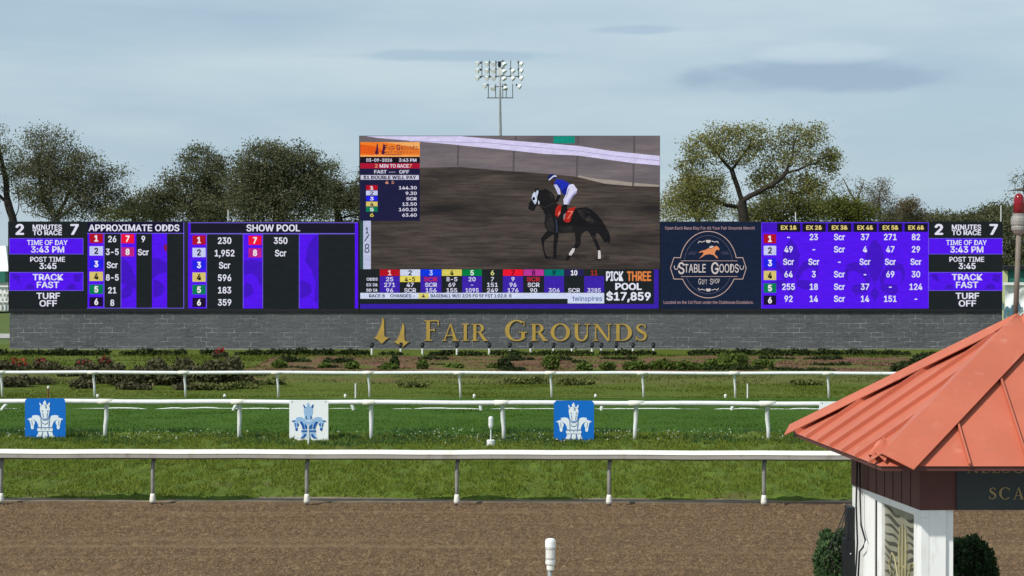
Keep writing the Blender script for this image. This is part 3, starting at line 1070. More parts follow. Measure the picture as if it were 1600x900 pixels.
# ---- right wing
xo = P(1299, 486, YB)
rb = empty('tote_board', (xo.x, YB, 0), 'right LED tote board showing a gift shop advert, purple exacta grid and clock', 'scoreboard')
cabinet(rb, 1031.5, 346, 1566.5, 487)
NAVY = (28, 38, 60)
TAN, ORG_, PALE = (196, 168, 158), (222, 140, 92), (206, 196, 192)
ad = Pic().q(1032, 347.5, 1189, 482, 1).build('advert_panel', NAVY, rb)
ORG[ad.name] = ORG[rb.name]
cx, cy = 1106.7, 413.5
out = parc(cx, cy, 44.5, 52, 168, 12, 24) + [(1160.5, 402.5), (1166, 419), (1160.5, 436)] + parc(cx, cy, 44.5, 52, -25.6, -154.4, 24) + [(1053, 436), (1047.5, 419), (1053, 402.5)]
Pic().line(out, 1.1, 2, True).line([(1064, 407.5), (1152, 407.5)], 0.7, 2).line([(1064, 432), (1152, 432)], 0.7, 2).build('badge_outline', TAN, ad)
w = Pic()
w.line(parc(cx, cy, 38, 45.5, 172, 8, 20), 0.6, 2).line(parc(cx, cy, 38, 45.5, -26, -154, 20), 0.6, 2)
w.line([(1077, 394), (1089, 394)], 0.6, 2).line([(1075, 396.8), (1087, 396.8)], 0.6, 2).line([(1127, 394), (1138, 394)], 0.6, 2).line([(1128, 396.8), (1139, 396.8)], 0.6, 2)
w.build('badge_rings', (98, 96, 116), ad)
h = [(1091.5, 394.5), (1096, 392), (1102, 390.5), (1106.5, 388), (1112, 388.5), (1116, 385.8), (1118.5, 384), (1122, 385.5), (1124.5, 389.5), (1122.5, 391), (1119.5, 390), (1117.5, 393.5), (1116.5, 397), (1120, 400), (1122.2, 404.5), (1119, 402.5), (1115, 398.5), (1108, 397), (1101, 398.5), (1098, 401), (1092, 404.6), (1096, 400.5), (1099, 396.5), (1098.5, 393.5), (1094, 394.8)]
Pic().poly(h, 2).build('running_horse', ORG_, ad)
fl = Pic()
fl.poly([(1107.5, 387.6), (1109.5, 384.5), (1113.5, 384), (1115.3, 385.2), (1112.5, 387.4)], 2.5)
for yy, d in ((377, 1), (453, -1)):
    fl.line([(cx - 16, yy + 3 * d), (cx - 14, yy), (cx - 10, yy + 1.2 * d), (cx - 5, yy - 0.5 * d)], 1.1, 2).line([(cx + 16, yy + 3 * d), (cx + 14, yy), (cx + 10, yy + 1.2 * d), (cx + 5, yy - 0.5 * d)], 1.1, 2)
    fl.poly([(cx - 4, yy - 2), (cx + 4, yy - 2), (cx + 3, yy + 2), (cx, yy + 2.6), (cx - 3, yy + 2)], 2.2)
fl.line(parc(1056.5, 417, 3, 4, 150, 390, 10), 1.1, 2).line(parc(1159, 417, 3, 4, 150, 390, 10), 1.1, 2)
fl.build('flourish', PALE, ad)
t = Pic()
t.txt('S', 1064.5, 419, 17.5, 9, bold=0.012).txt('TABLE', 1086, 419.2, 13, 33, bold=0.008)
t.txt('G', 1117, 419, 17.5, 11, bold=0.012).txt('OODS', 1139, 419.2, 13, 30, bold=0.008)
t.txt('G', 1093.5, 439.8, 8.6, 4.6, bold=0.0).txt('IFT', 1101, 440.6, 7, 8, bold=0.0).txt('S', 1111.5, 440, 8.6, 4.4, bold=0.0).txt('HOP', 1119.3, 439, 7, 10, bold=0.0)
t.build('badge_lettering', PALE, ad)
Pic().txt('Open Each Race Day For All Your Fair Grounds Merch!', 1109, 356.3, 4.6, 140, bold=0.01).build('top_lettering', (168, 138, 140), ad)
Pic().txt('Located on the 1st Floor under the Clubhouse Escalators.', 1107, 472.3, 4.6, 140, bold=0.01).build('bottom_lettering', (168, 138, 140), ad)

ex = Pic().q(1189.5, 347.5, 1451, 482, 1).build('exacta_panel', PUR, rb)
ORG[ex.name] = ORG[rb.name]
w = Pic()
fleur(w, 1367, 422, 1.08, 1.6)
fleur(w, 1236, 418, 0.98, 1.6)
w.q(1190.5, 348, 1450.5, 362.5, 1.3)
w.build('lily_watermark', PUR2, ex)
xs_ = [1232.5, 1272, 1312, 1352, 1391.5, 1431.5]
w = Pic()
for x in xs_:
    w.q(x - 18.3, 348.8, x + 18, 362.3, 2.6)
w.build('column_header', (26, 24, 42), ex)
w = Pic()
for i, x in enumerate(xs_):
    w.txt('EX %d&' % (i + 1), x, 355.6, 6.2, 24, layer=3.2, bold=0.03)
w.build('header_lettering', (226, 204, 124), ex)
tiles(ex, (1, 2, 3, 4, 5, 6), 1203, 19.5, [373, 391.3, 411, 430.3, 450, 469])
Pic().q(1189.5, 347.5, 1190.3, 482, 2).q(1450.2, 347.5, 1451, 482, 2).q(1189.5, 347.5, 1451, 348.3, 2).build('grid_line', (104, 70, 250), ex)
grid = (('-', '23', 'Scr', '37', '271', '82'), ('49', '-', 'Scr', '4', '47', '29'), ('Scr', 'Scr', '-', 'Scr', 'Scr', 'Scr'),
        ('64', '3', 'Scr', '-', '69', '30'), ('255', '18', 'Scr', '37', '-', '124'), ('92', '14', 'Scr', '14', '151', '-'))
t = Pic()
for row, y in zip(grid, [370.3, 389.5, 409, 428.5, 448, 466.8]):
    for s, x in zip(row, xs_):
        t.txt(s, x - 0.5, y, 9.2, layer=3)
t.build('payout_lettering', WHT, ex)
clock_panel(rb, 1451.5, 1566, 1436)
# the block at the far right reads slightly further along; its bands run to the edge

rod(rb, 1243, 331, 347)
rod(rb, 1564, 321, 347)
# ---- centre screen
xo = P(796, 486, YB)
vb = empty('video_screen', (xo.x, YB, 0), 'large central LED video screen showing a jockey on a dark racehorse', 'video screen')
cabinet(vb, 561.5, 212, 1031.3, 487)
pic = Pic().q(562, 212.5, 1031, 420.5, 1).build('race_picture', (66, 60, 57), vb, streak=((98, 87, 79), (44, 41, 41)))
ORG[pic.name] = ORG[vb.name]
Pic().poly([(562, 212.6), (1030.8, 212.6), (1030.8, 292), (985, 290), (945, 286), (900, 276), (850, 271), (790, 267), (720, 261), (655, 262), (562, 250)], 1.4).build('far_track', (112, 104, 108), pic, streak=((132, 122, 122), (96, 90, 96)))
Pic().poly([(900, 276), (905, 274), (930, 279), (960, 282), (985, 285), (1030, 289), (1030, 292), (985, 290.5), (945, 287)], 1.7).build('dust_bank', (158, 148, 138), pic)
Pic().poly([(572, 212.8), (720, 212.8), (790, 219), (850, 223.5), (903, 228), (960, 236.5), (1030.7, 243.5), (1030.7, 258.5), (990, 255), (903, 243), (850, 240.5), (790, 234), (700, 225), (630, 219), (590, 215.5)], 1.8).build('white_railing', (212, 206, 240), pic)
w = Pic()
for x, y0, y1 in ((716, 227, 262), (803, 236, 268), (902, 244, 277), (990, 256, 291)):
    w.poly([(x - 1.6, y0), (x + 1.8, y0), (x + 0.6, y1), (x - 2.2, y1)], 2.0)
for x, y1 in ((806, 219), (903, 227), (991, 239)):
    w.q(x - 1.6, 213, x + 1.6, y1, 2.0)
w.build('railing_post', (92, 86, 90), pic)
Pic().q(865, 213, 898, 224, 2.0).build('green_banner', (24, 142, 124), pic)
w = Pic().line([(640, 220.5), (760, 223), (903, 236), (960, 244), (1030, 251)], 1.0, 2.0)
w.build('railing_seam', (166, 160, 200), pic)
Z = lambda x, y: (820 + x / 5.806, 260 + y / 5.806)
ZP = lambda L_: [Z(*p) for p in L_]
Pic().poly(ZP([(180, 842), (230, 815), (400, 790), (560, 800), (770, 810), (760, 845), (560, 860), (330, 858)]), 1.9).build('horse_shade', (36, 33, 33), pic, soft=True)
body = [(30, 385), (38, 335), (62, 305), (70, 260), (92, 226), (95, 190), (106, 212), (122, 190), (124, 216), (150, 214), (185, 203), (225, 222), (262, 255), (275, 300), (290, 338), (330, 362), (380, 384), (450, 385), (500, 374), (560, 370), (600, 392), (650, 432), (700, 488), (735, 548), (765, 600), (778, 655), (765, 702), (742, 686), (722, 690), (700, 652), (672, 612), (650, 602), (640, 640), (662, 690), (684, 742), (692, 790), (690, 835), (702, 852), (664, 852), (660, 768), (640, 710), (612, 652), (592, 612), (570, 588), (545, 590), (520, 612), (505, 645), (510, 692), (490, 732), (462, 748), (442, 790), (406, 828), (396, 852), (370, 850), (380, 820), (402, 788), (430, 744), (455, 716), (460, 660), (452, 602), (400, 600), (330, 605), (308, 602), (306, 640), (290, 720), (286, 790), (290, 836), (250, 838), (260, 800), (258, 720), (264, 645), (262, 618), (235, 632), (192, 662), (176, 682), (176, 740), (186, 790), (206, 815), (246, 830), (190, 840), (174, 800), (152, 692), (147, 655), (170, 622), (205, 580), (182, 550), (178, 518), (185, 440), (165, 398), (140, 368), (120, 350), (100, 372), (85, 402), (60, 402)]
Pic().poly(ZP(body), 2.3).build('racehorse', (29, 29, 32), pic, streak=((40, 38, 38), (24, 24, 28)))
w = Pic()
w.poly(ZP([(470, 395), (560, 385), (620, 430), (660, 500), (600, 520), (520, 470)]), 2.5).poly(ZP([(190, 440), (230, 420), (262, 500), (270, 600), (215, 575), (190, 540)]), 2.5).poly(ZP([(310, 560), (430, 540), (440, 590), (320, 598)]), 2.5)
w.build('coat_sheen', (58, 54, 54), pic, soft=True)
w = Pic()
w.poly(ZP([(62, 290), (72, 248), (90, 230), (100, 240), (110, 218), (122, 218), (122, 240), (112, 270), (110, 322), (92, 345), (75, 318)]), 2.8).poly(ZP([(120, 310), (130, 315), (134, 340), (124, 345)]), 2.8)
w.build('blinkers', (206, 220, 240), pic)
Pic().poly([Z(*p) for p in parc(81, 293, 13, 17, 0, 350)], 3.0).build('horse_eye', (26, 28, 50), pic)
w = Pic().poly(ZP([(455, 742), (432, 744), (402, 788), (400, 806), (422, 808), (446, 776)]), 2.8).poly(ZP([(664, 762), (684, 762), (690, 800), (688, 838), (664, 838)]), 2.8)
w.build('leg_wraps', (208, 202, 202), pic)
Pic().poly(ZP([(352, 495), (366, 440), (386, 400), (402, 380), (465, 366), (445, 402), (425, 450), (410, 502), (384, 510)]), 2.8).poly(ZP([(274, 440), (278, 392), (296, 358), (326, 344), (330, 380), (322, 430), (300, 462)]), 2.8).build('saddle_cloth', (176, 42, 36), pic)
w = Pic().txt('7', *Z(402, 440), 12, 8, layer=3.2, slant=0.2, bold=0.0).poly(ZP([(300, 430), (320, 400), (322, 425), (305, 450)]), 3.0)
w.build('cloth_number', (226, 130, 112), pic)
w = Pic().poly([Z(*p) for p in parc(248, 102, 40, 34, -15, 205)] , 3.0)
w.build('jockey_cap', (30, 36, 92), pic)
Pic().poly(ZP([(216, 118), (262, 80), (285, 82), (290, 94), (262, 94), (222, 128)]), 3.3).build('cap_stripe', (206, 214, 240), pic)
Pic().poly(ZP([(222, 128), (262, 122), (272, 150), (252, 164), (236, 156)]), 2.9).build('jockey_face', (66, 48, 44), pic)
Pic().poly(ZP([(264, 160), (286, 116), (350, 122), (412, 160), (388, 212), (380, 262), (345, 250), (326, 212), (302, 176)]), 2.9).build('jockey_silks', (36, 50, 172), pic)
Pic().poly(ZP([(262, 166), (290, 164), (318, 208), (326, 254), (304, 256), (286, 216)]), 3.2).build('jockey_sleeve', (196, 196, 236), pic)
Pic().poly(ZP([(402, 166), (440, 160), (476, 208), (466, 246), (440, 266), (412, 312), (398, 346), (354, 344), (350, 300), (376, 250), (386, 200)]), 3.1).build('jockey_breeches', (214, 212, 240), pic)
Pic().poly(ZP([(344, 346), (388, 346), (374, 420), (352, 488), (322, 488), (332, 430)]), 3.3).poly(ZP([(302, 254), (328, 258), (304, 316), (272, 336), (276, 314)]), 3.3).build('jockey_boots', (28, 28, 32), pic)
Pic().poly(ZP([(330, 225), (350, 205), (400, 175), (412, 160), (388, 212), (380, 262), (350, 255)]), 3.0).poly(ZP([(300, 175), (310, 160), (322, 190), (330, 215)]), 3.0).build('silks_fold_shade', (26, 36, 132), pic)  # shaded folds of the silks, drawn in darker blue
Pic().poly(ZP([(470, 215), (466, 246), (440, 266), (412, 312), (398, 346), (382, 345), (400, 300), (430, 255)]), 3.3).poly(ZP([(380, 250), (392, 205), (404, 200), (390, 250), (366, 300)]), 3.3).build('breeches_fold_shade', (158, 156, 200), pic)  # shaded folds of the breeches, drawn in a darker tone
w = Pic().line(ZP([(96, 232), (112, 300), (104, 345)]), 0.5, 3.2).line(ZP([(58, 330), (100, 322), (118, 345)]), 0.5, 3.2).line(ZP([(100, 352), (180, 372), (272, 330)]), 0.45, 3.2)
w.build('bridle_strap', (74, 66, 62), pic)
Pic().line(ZP([(282, 480), (290, 540), (292, 600)]), 1.3, 2.9).build('girth_strap', (64, 74, 104), pic)
Pic().poly(ZP([(562, 470), (620, 462), (640, 480), (600, 500), (560, 495)]), 2.7).poly(ZP([(205, 225), (245, 245), (262, 290), (240, 300), (215, 260)]), 2.7).poly(ZP([(470, 630), (500, 620), (496, 690), (470, 720)]), 2.7).poly(ZP([(612, 620), (636, 650), (662, 720), (650, 720), (622, 668)]), 2.7).build('coat_highlight', (76, 68, 62), pic, soft=True)
Pic().poly(ZP([(350, 440), (372, 420), (362, 470), (348, 486)]), 3.6).build('stirrup', (130, 126, 130), pic)
# quarter pole at the left of the picture
w = Pic().q(567.5, 345, 579.5, 420.5, 2.2)
w.build('pole_marker', (186, 192, 222), pic)
Pic().q(563, 345, 567.5, 420.5, 2.2).build('pole_edge', (38, 74, 70), pic)
w = Pic().txt('1', 573.5, 360, 9, 4, layer=3, bold=0.02).poly([(569, 377), (570.8, 377), (577.5, 366), (575.8, 366)], 3).txt('8', 573.5, 388, 14, 7.5, layer=3, bold=0.0)
w.build('pole_lettering', (34, 36, 46), pic)
# information overlay, top left of the picture
ov = Pic().q(562.5, 222, 656, 345, 2.4).build('info_overlay', (33, 33, 66), vb)
ORG[ov.name] = ORG[vb.name]
Pic().q(563, 222, 656, 245, 3).build('orange_header', (240, 128, 44), ov)
Pic().poly([(600, 222.2), (655.8, 222.2), (655.8, 232), (625, 226)], 3.2).q(563, 242.6, 656, 244.8, 3.2).build('header_glow', (250, 176, 104), ov)
Pic().poly([(563, 226), (585, 228), (600, 236), (582, 242), (563, 240)], 3.2).build('header_shade', (226, 92, 30), ov)
w = Pic()
for dx in (0, 10):
    w.poly([(589 + dx, 224 + dx * .05), (590.5 + dx, 225), (591 + dx, 237), (592 + dx, 239.5), (588.5 + dx, 242), (585.5 + dx, 239.5), (587.5 + dx, 234)], 3.6)
w.txt('F', 603, 230.5, 8, 4.4, layer=3.6).txt('AIR', 611.5, 231.3, 6.4, 10, layer=3.6, bold=0.0).txt('G', 622.5, 230.5, 8, 5.4, layer=3.6).txt('ROUNDS', 640, 231.3, 6.4, 26, layer=3.6, bold=0.0)
w.txt('RACE COURSE & SLOTS', 628, 237.8, 3.6, 52, layer=3.6, bold=0.0).q(602, 241.4, 628, 242.2, 3.6)
w.build('header_lettering', (78, 30, 62), ov)
Pic().q(563, 245, 656, 254.5, 3).build('date_bar', (26, 24, 32), ov)
Pic().q(563, 255, 656, 263.3, 3).build('race_bar', (172, 24, 52), ov)
Pic().q(563.5, 273.6, 654.5, 280.8, 3).build('payout_bar', (204, 204, 224), ov)
w = Pic()
w.txt('03-09-2026', 592.5, 250.2, 4.8, 40, layer=3.5).txt('3:43 PM', 637, 250.2, 4.8, 27, layer=3.5).txt('MIN TO RACE', 616, 259.2, 5.2, 45, layer=3.5)
w.txt('FAST', 594.5, 268.4, 5.0, 19, layer=3.5).txt('OFF', 631.5, 268.4, 5.0, 15, layer=3.5).txt('<<<', 612.5, 268.6, 3.4, 10, layer=3.5, bold=0.0)
for s, y in zip(('144.30', '9.30', 'SCR', '13.50', '160.20', '63.40'), (293.4, 302.1, 310.5, 319, 327.4, 336)):
    w.txt(s, 651, y, 4.8, layer=3.5, align='r', xs=1.25)
w.build('overlay_lettering', (214, 212, 228), ov)
Pic().txt('2', 588, 259.2, 5.2, 4, layer=3.5).txt('7', 641.5, 259.2, 5.2, 4, layer=3.5).txt('4', 604.5, 285, 4.6, 4.6, layer=3.5).txt('&', 614, 285, 4.6, 4.6, layer=3.5, bold=0.0).build('race_number', (220, 150, 120), ov)
Pic().txt('$1 DOUBLE WILL PAY', 609, 277.3, 5.0, 82, layer=3.5, bold=0.03).build('payout_lettering', (28, 26, 48), ov)
for k_, y in zip((1, 2, 3, 4, 5), (293.2, 301.6, 310.2, 318.8, 327.2)):
    Pic().q(572, y - 3.8, 590, y + 3.6, 3).build('number_tile', TILE[k_], ov)
w = Pic()
for k_, y in zip((1, 3, 5), (293.4, 310.4, 327.4)):
    w.txt(str(k_), 581, y, 5.0, 5, layer=3.5)
w.build('tile_digit', (236, 234, 244), ov)
w = Pic()
for k_, y in zip((2, 4), (301.8, 319)):
    w.txt(str(k_), 581, y, 5.0, 5, layer=3.5)
w.build('tile_digit', (34, 30, 60), ov)
Pic().txt('6', 581, 335.8, 5.6, 5.2, layer=3.5).build('tile_digit', (214, 196, 72), ov)
# results strip along the bottom
rs = Pic().q(562, 420.5, 1031, 482.5, 1.2).build('results_strip', INK, vb)
ORG[rs.name] = ORG[vb.name]
STR = (62, 38, 168)
Pic().q(563, 475, 1029, 482.3, 2).q(1021.8, 421, 1029, 475, 2).build('purple_border', (58, 36, 166), rs)
cx0 = [593, 624.8, 657, 690, 722, 753.3, 785.6, 817.5, 850, 881.5, 912.5, 944]
hc = [(178, 22, 38), (206, 214, 236), (20, 56, 226), (216, 204, 96), (6, 126, 66), (33, 38, 41), (236, 26, 52), (184, 56, 150), (10, 118, 112), (40, 36, 84), (36, 42, 40)]
dc = [(236, 190, 190), (28, 30, 36), (180, 200, 250), (28, 28, 20), (220, 240, 226), (206, 204, 130), (96, 16, 30), (66, 20, 60), (16, 46, 50), (234, 234, 246), (172, 50, 40)]
for i in range(11):
    Pic().q(cx0[i] + 0.4, 421, cx0[i + 1] - 0.4, 431, 2).build('number_tile', hc[i], rs)
    Pic().txt(str(i + 1), (cx0[i] + cx0[i + 1]) / 2, 426.2, 7.4, 9.5 if i > 8 else 4.6, layer=3, bold=0.03).build('tile_digit', dc[i], rs)
w = Pic()
for i in (0, 2, 4, 6, 8, 10):
    w.q(cx0[i] + 0.2, 431.3, cx0[i + 1] - 0.2, 457, 2)
w.build('purple_column', STR, rs)
Pic().q(625, 431.3, 656.6, 440.6, 2).build('yellow_cell', (226, 210, 92), rs)
w = Pic()
for s, y in (('ODDS', 436.3), ('EX 5&', 445), ('DD 5&', 453.4)):
    w.txt(s, 581.5, y, 4.4, 17, layer=3)
rows = (('25', None, None, '8-5', '20', '7', '9', None, None, None, None), ('271', '47', 'SCR', '69', '-', '151', '96', 'SCR', None, None, None), ('96', 'SCR', '156', '155', '1095', '249', '176', '90', '306', 'SCR', '3285'))
for row, y in zip(rows, (436.2, 445, 453.6)):
    for i, s in enumerate(row):
        if s:
            w.txt(s, (cx0[i] + cx0[i + 1]) / 2, y, 6.2, layer=3, xs=1.1 if len(s) < 4 else 0.98, bold=0.02)
w.build('results_lettering', (212, 212, 234), rs)
Pic().txt('SCR', 673, 436.3, 6.2, 20, layer=3).txt('SCR', 833.5, 436.3, 6.2, 20, layer=3).build('scratch_lettering', (196, 40, 62), rs)
Pic().txt('4-5', 640.5, 436.3, 6.4, 16, layer=3).build('cell_lettering', (32, 32, 30), rs)
tick = Pic().q(563, 457.6, 944, 466.8, 2).q(887, 466.8, 944, 474, 2)
tick.build('ticker_bar', (206, 216, 246), rs)
Pic().q(654, 458.2, 670, 466.4, 2.5).build('ticker_tile', (214, 204, 110), rs)
Pic().txt('RACE 8', 589, 462.2, 4.8, 24, layer=3).txt('CHANGES -', 629, 462.2, 4.8, 38, layer=3).txt('4', 661.5, 462.2, 5, 4, layer=3, bold=0.03).txt('BASEBALL W/O 2/25 FG 5F FST 1:02.8  8', 736, 462.2, 4.8, 126, layer=3).build('ticker_lettering', (38, 42, 74), rs)
Pic().txt('twinspires', 917.5, 466.5, 7.6, 46, layer=3, bold=0.006).build('sponsor_lettering', (44, 74, 142), rs)
Pic().txt('PICK', 960.5, 431.5, 14, 26, layer=3, bold=0.028).txt('POOL', 982, 447.6, 9.8, 40, layer=3, bold=0.03).txt('$17,859', 982, 463, 12, 68, layer=3, bold=0.028).build('pool_lettering', (226, 228, 246), rs)
Pic().txt('THREE', 998.5, 431.5, 14, 37, layer=3, bold=0.028).build('bet_lettering', (220, 132, 72), rs)

# ---------------------------------------------------------------- rails
def rail_line(px0, y0, px1, y1, top_offset):
    """ground line of a rail from its base pixels at both photograph edges"""
    a, b = PZ(px0, y0, 0.08), PZ(px1, y1, 0.08)
    return a, b


def on_line(a, b, px):
    """point of the line a-b seen in pixel column px"""
    k_ = (px - 800) / F
    # x = k*(y-ish) ; solve with the camera's own ray
    lo, hi = -1.0, 2.0
    for _ in range(60):
        m_ = (lo + hi) / 2
        p = a.lerp(b, m_)
        d = p - Vector((0, 0, HC))
        fw = d.y * CP - d.z * SP
        if d.x / fw < k_:
            lo = m_
        else:
            hi = m_
    return a.lerp(b, (lo + hi) / 2)


def proj(p):
    d = Vector(p) - Vector((0, 0, HC))
    fw = d.y * CP - d.z * SP
    up = d.y * SP + d.z * CP
    return 800 + F * d.x / fw, 450 - F * up / fw


def sweep_profile(mb, a, b, prof, n=24, sag=0.0):
    """profile (across, up) swept along a-b with a slight waviness"""
    d = (b - a).normalized()
    nrm = Vector((d.y, -d.x, 0))   # towards the camera
    k_ = len(prof)
    vs, fs = [], []
    for i in range(n + 1):
        p = a.lerp(b, i / n)
        wob = sag * math.sin(i * 1.7) + sag * 0.6 * math.sin(i * 0.61 + 1)
        for u, v in prof:
            q = p + nrm * u + Vector((0, 0, v + wob))
            vs.append(q)
    for i in range(n):
        for j in range(k_):
            fs.append((i * k_ + j, i * k_ + (j + 1) % k_, (i + 1) * k_ + (j + 1) % k_, (i + 1) * k_ + j))
    mb.add(vs, fs)


# inner rail of the dirt track: deep cover beam on slim posts
a, b = rail_line(0, 781.5, 1300, 785.0, 0)
A, B = on_line(a, b, -260), on_line(a, b, 1900)
r1 = empty('track_rail', ((A + B) / 2), 'nearest cream rail with a wide sloped cover along the brown dirt track', 'rail')
zt = P(700, 704, on_line(a, b, 700).y).z
mb = MB()
sweep_profile(mb, Vector((A.x, A.y, zt)), Vector((B.x, B.y, zt)), [(-0.16, -0.02), (-0.03, 0.012), (0.06, 0.0), (0.165, -0.062), (0.165, -0.070), (0.12, -0.072), (-0.16, -0.06)], 40, 0.004)
mb.build('rail_cover', M['cream_rail'], r1)
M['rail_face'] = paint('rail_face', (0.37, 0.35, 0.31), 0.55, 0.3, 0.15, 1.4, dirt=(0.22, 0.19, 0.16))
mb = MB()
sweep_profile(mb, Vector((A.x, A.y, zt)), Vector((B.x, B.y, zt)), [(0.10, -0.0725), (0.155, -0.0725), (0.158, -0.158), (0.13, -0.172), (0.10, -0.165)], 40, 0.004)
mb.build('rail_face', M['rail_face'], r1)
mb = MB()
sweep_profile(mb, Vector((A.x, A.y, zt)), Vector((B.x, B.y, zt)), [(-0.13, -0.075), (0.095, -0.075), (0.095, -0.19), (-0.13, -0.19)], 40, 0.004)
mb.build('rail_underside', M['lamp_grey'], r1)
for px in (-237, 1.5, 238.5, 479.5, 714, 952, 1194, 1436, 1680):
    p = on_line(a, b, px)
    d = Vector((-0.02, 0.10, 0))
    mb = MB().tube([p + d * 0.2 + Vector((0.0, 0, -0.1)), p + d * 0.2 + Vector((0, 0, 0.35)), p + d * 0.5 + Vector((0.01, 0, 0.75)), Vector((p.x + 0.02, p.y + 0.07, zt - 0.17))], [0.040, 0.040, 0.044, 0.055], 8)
    pt = mb.build('post', M['post_metal_shaded'], r1, smooth=True)
    MB().lathe(p + d * 0.2 + Vector((0, 0, -0.05)), [(0.062, 0), (0.066, 0.06), (0.055, 0.14), (0.044, 0.20)], 10).build('post_foot', M['cream_rail'], pt, smooth=True)  # foot kept pale where the post comes clear of the rail's shade

# outer rail of the turf course: white pipe on gooseneck posts
a2, b2 = rail_line(0, 686, 1300, 691.5, 0)
A, B = on_line(a2, b2, -200), on_line(a2, b2, 1850)
r2 = empty('track_rail', ((A + B) / 2), 'middle white pipe rail of the turf course with the crest boards hung on it', 'rail')
zt = P(580, 628.5, on_line(a2, b2, 580).y).z
yo = -0.12
mb = MB()
pts = [Vector((A.x + (B.x - A.x) * i / 40, A.y + (B.y - A.y) * i / 40 + yo, zt + 0.008 * math.sin(i * 1.3))) for i in range(41)]
mb.tube(pts, 0.072, 12)
mb.build('rail_pipe', M['white_pvc'], r2, smooth=True)
RAIL2 = []
for i, px in enumerate((-42, 165.5, 374, 580, 786, 993, 1199.5, 1405, 1610, 1815)):
    p = on_line(a2, b2, px)
    RAIL2.append(p)
    lean = (0.04, 0.07, 0.02, 0.0, -0.05, 0.05, -0.06, 0.03, 0.0, 0.02)[i]
    lean *= 0.6
    base = Vector((p.x - lean * 0.6, p.y, 0.0))
    mb = MB().tube([base, Vector((p.x - lean * 0.5, p.y, 0.45)), Vector((p.x + lean * 0.3, p.y + 0.02, 0.72)), Vector((p.x + lean * 0.5, p.y - 0.03, zt - 0.12)), Vector((p.x + lean * 0.5, p.y + yo + 0.02, zt - 0.02))], [0.052, 0.054, 0.062, 0.064, 0.058], 10)
    pt = mb.build('post', M['white_pvc'], r2, smooth=True)
    q = Vector((p.x + lean * 0.5, p.y + yo, zt))
    MB().tube([q + Vector((-0.22, 0, 0.003)), q + Vector((0.22, 0, 0.003))], 0.079, 12).build('rail_joint', M['cream_rail'], pt, smooth=True)

# inner rail of the turf course
a3, b3 = rail_line(0, 620.5, 1300, 622.5, 0)
A, B = on_line(a3, b3, -160), on_line(a3, b3, 1800)
r3 = empty('track_rail', ((A + B) / 2), 'farthest white pipe rail in front of the olive verge and planting bed', 'rail')
zt = P(720, 582.5, on_line(a3, b3, 720).y).z
pts = [Vector((A.x + (B.x - A.x) * i / 40, A.y + (B.y - A.y) * i / 40 - 0.1, zt + 0.008 * math.sin(i * 1.1 + 1))) for i in range(41)]
MB().tube(pts, 0.066, 12).build('rail_pipe', M['white_pvc'], r3, smooth=True)
for px in (-137, 3, 147.5, 289.5, 434.5, 577, 719, 861.5, 1005, 1148.5, 1294.5, 1439, 1584, 1728):
    p = on_line(a3, b3, px)
    MB().tube([Vector((p.x + 0.015, p.y, 0.0)), Vector((p.x, p.y, 0.5)), Vector((p.x - 0.03, p.y - 0.02, zt - 0.14)), Vector((p.x - 0.03, p.y - 0.09, zt - 0.03))], [0.042, 0.042, 0.05, 0.05], 8).build('post', M['white_pvc'], r3, smooth=True)
    q = Vector((p.x - 0.03, p.y - 0.1, zt))
    MB().tube([q + Vector((-0.2, 0, 0)), q + Vector((0.2, 0, 0))], 0.071, 10).build('rail_joint', M['cream_rail'], r3, smooth=True)


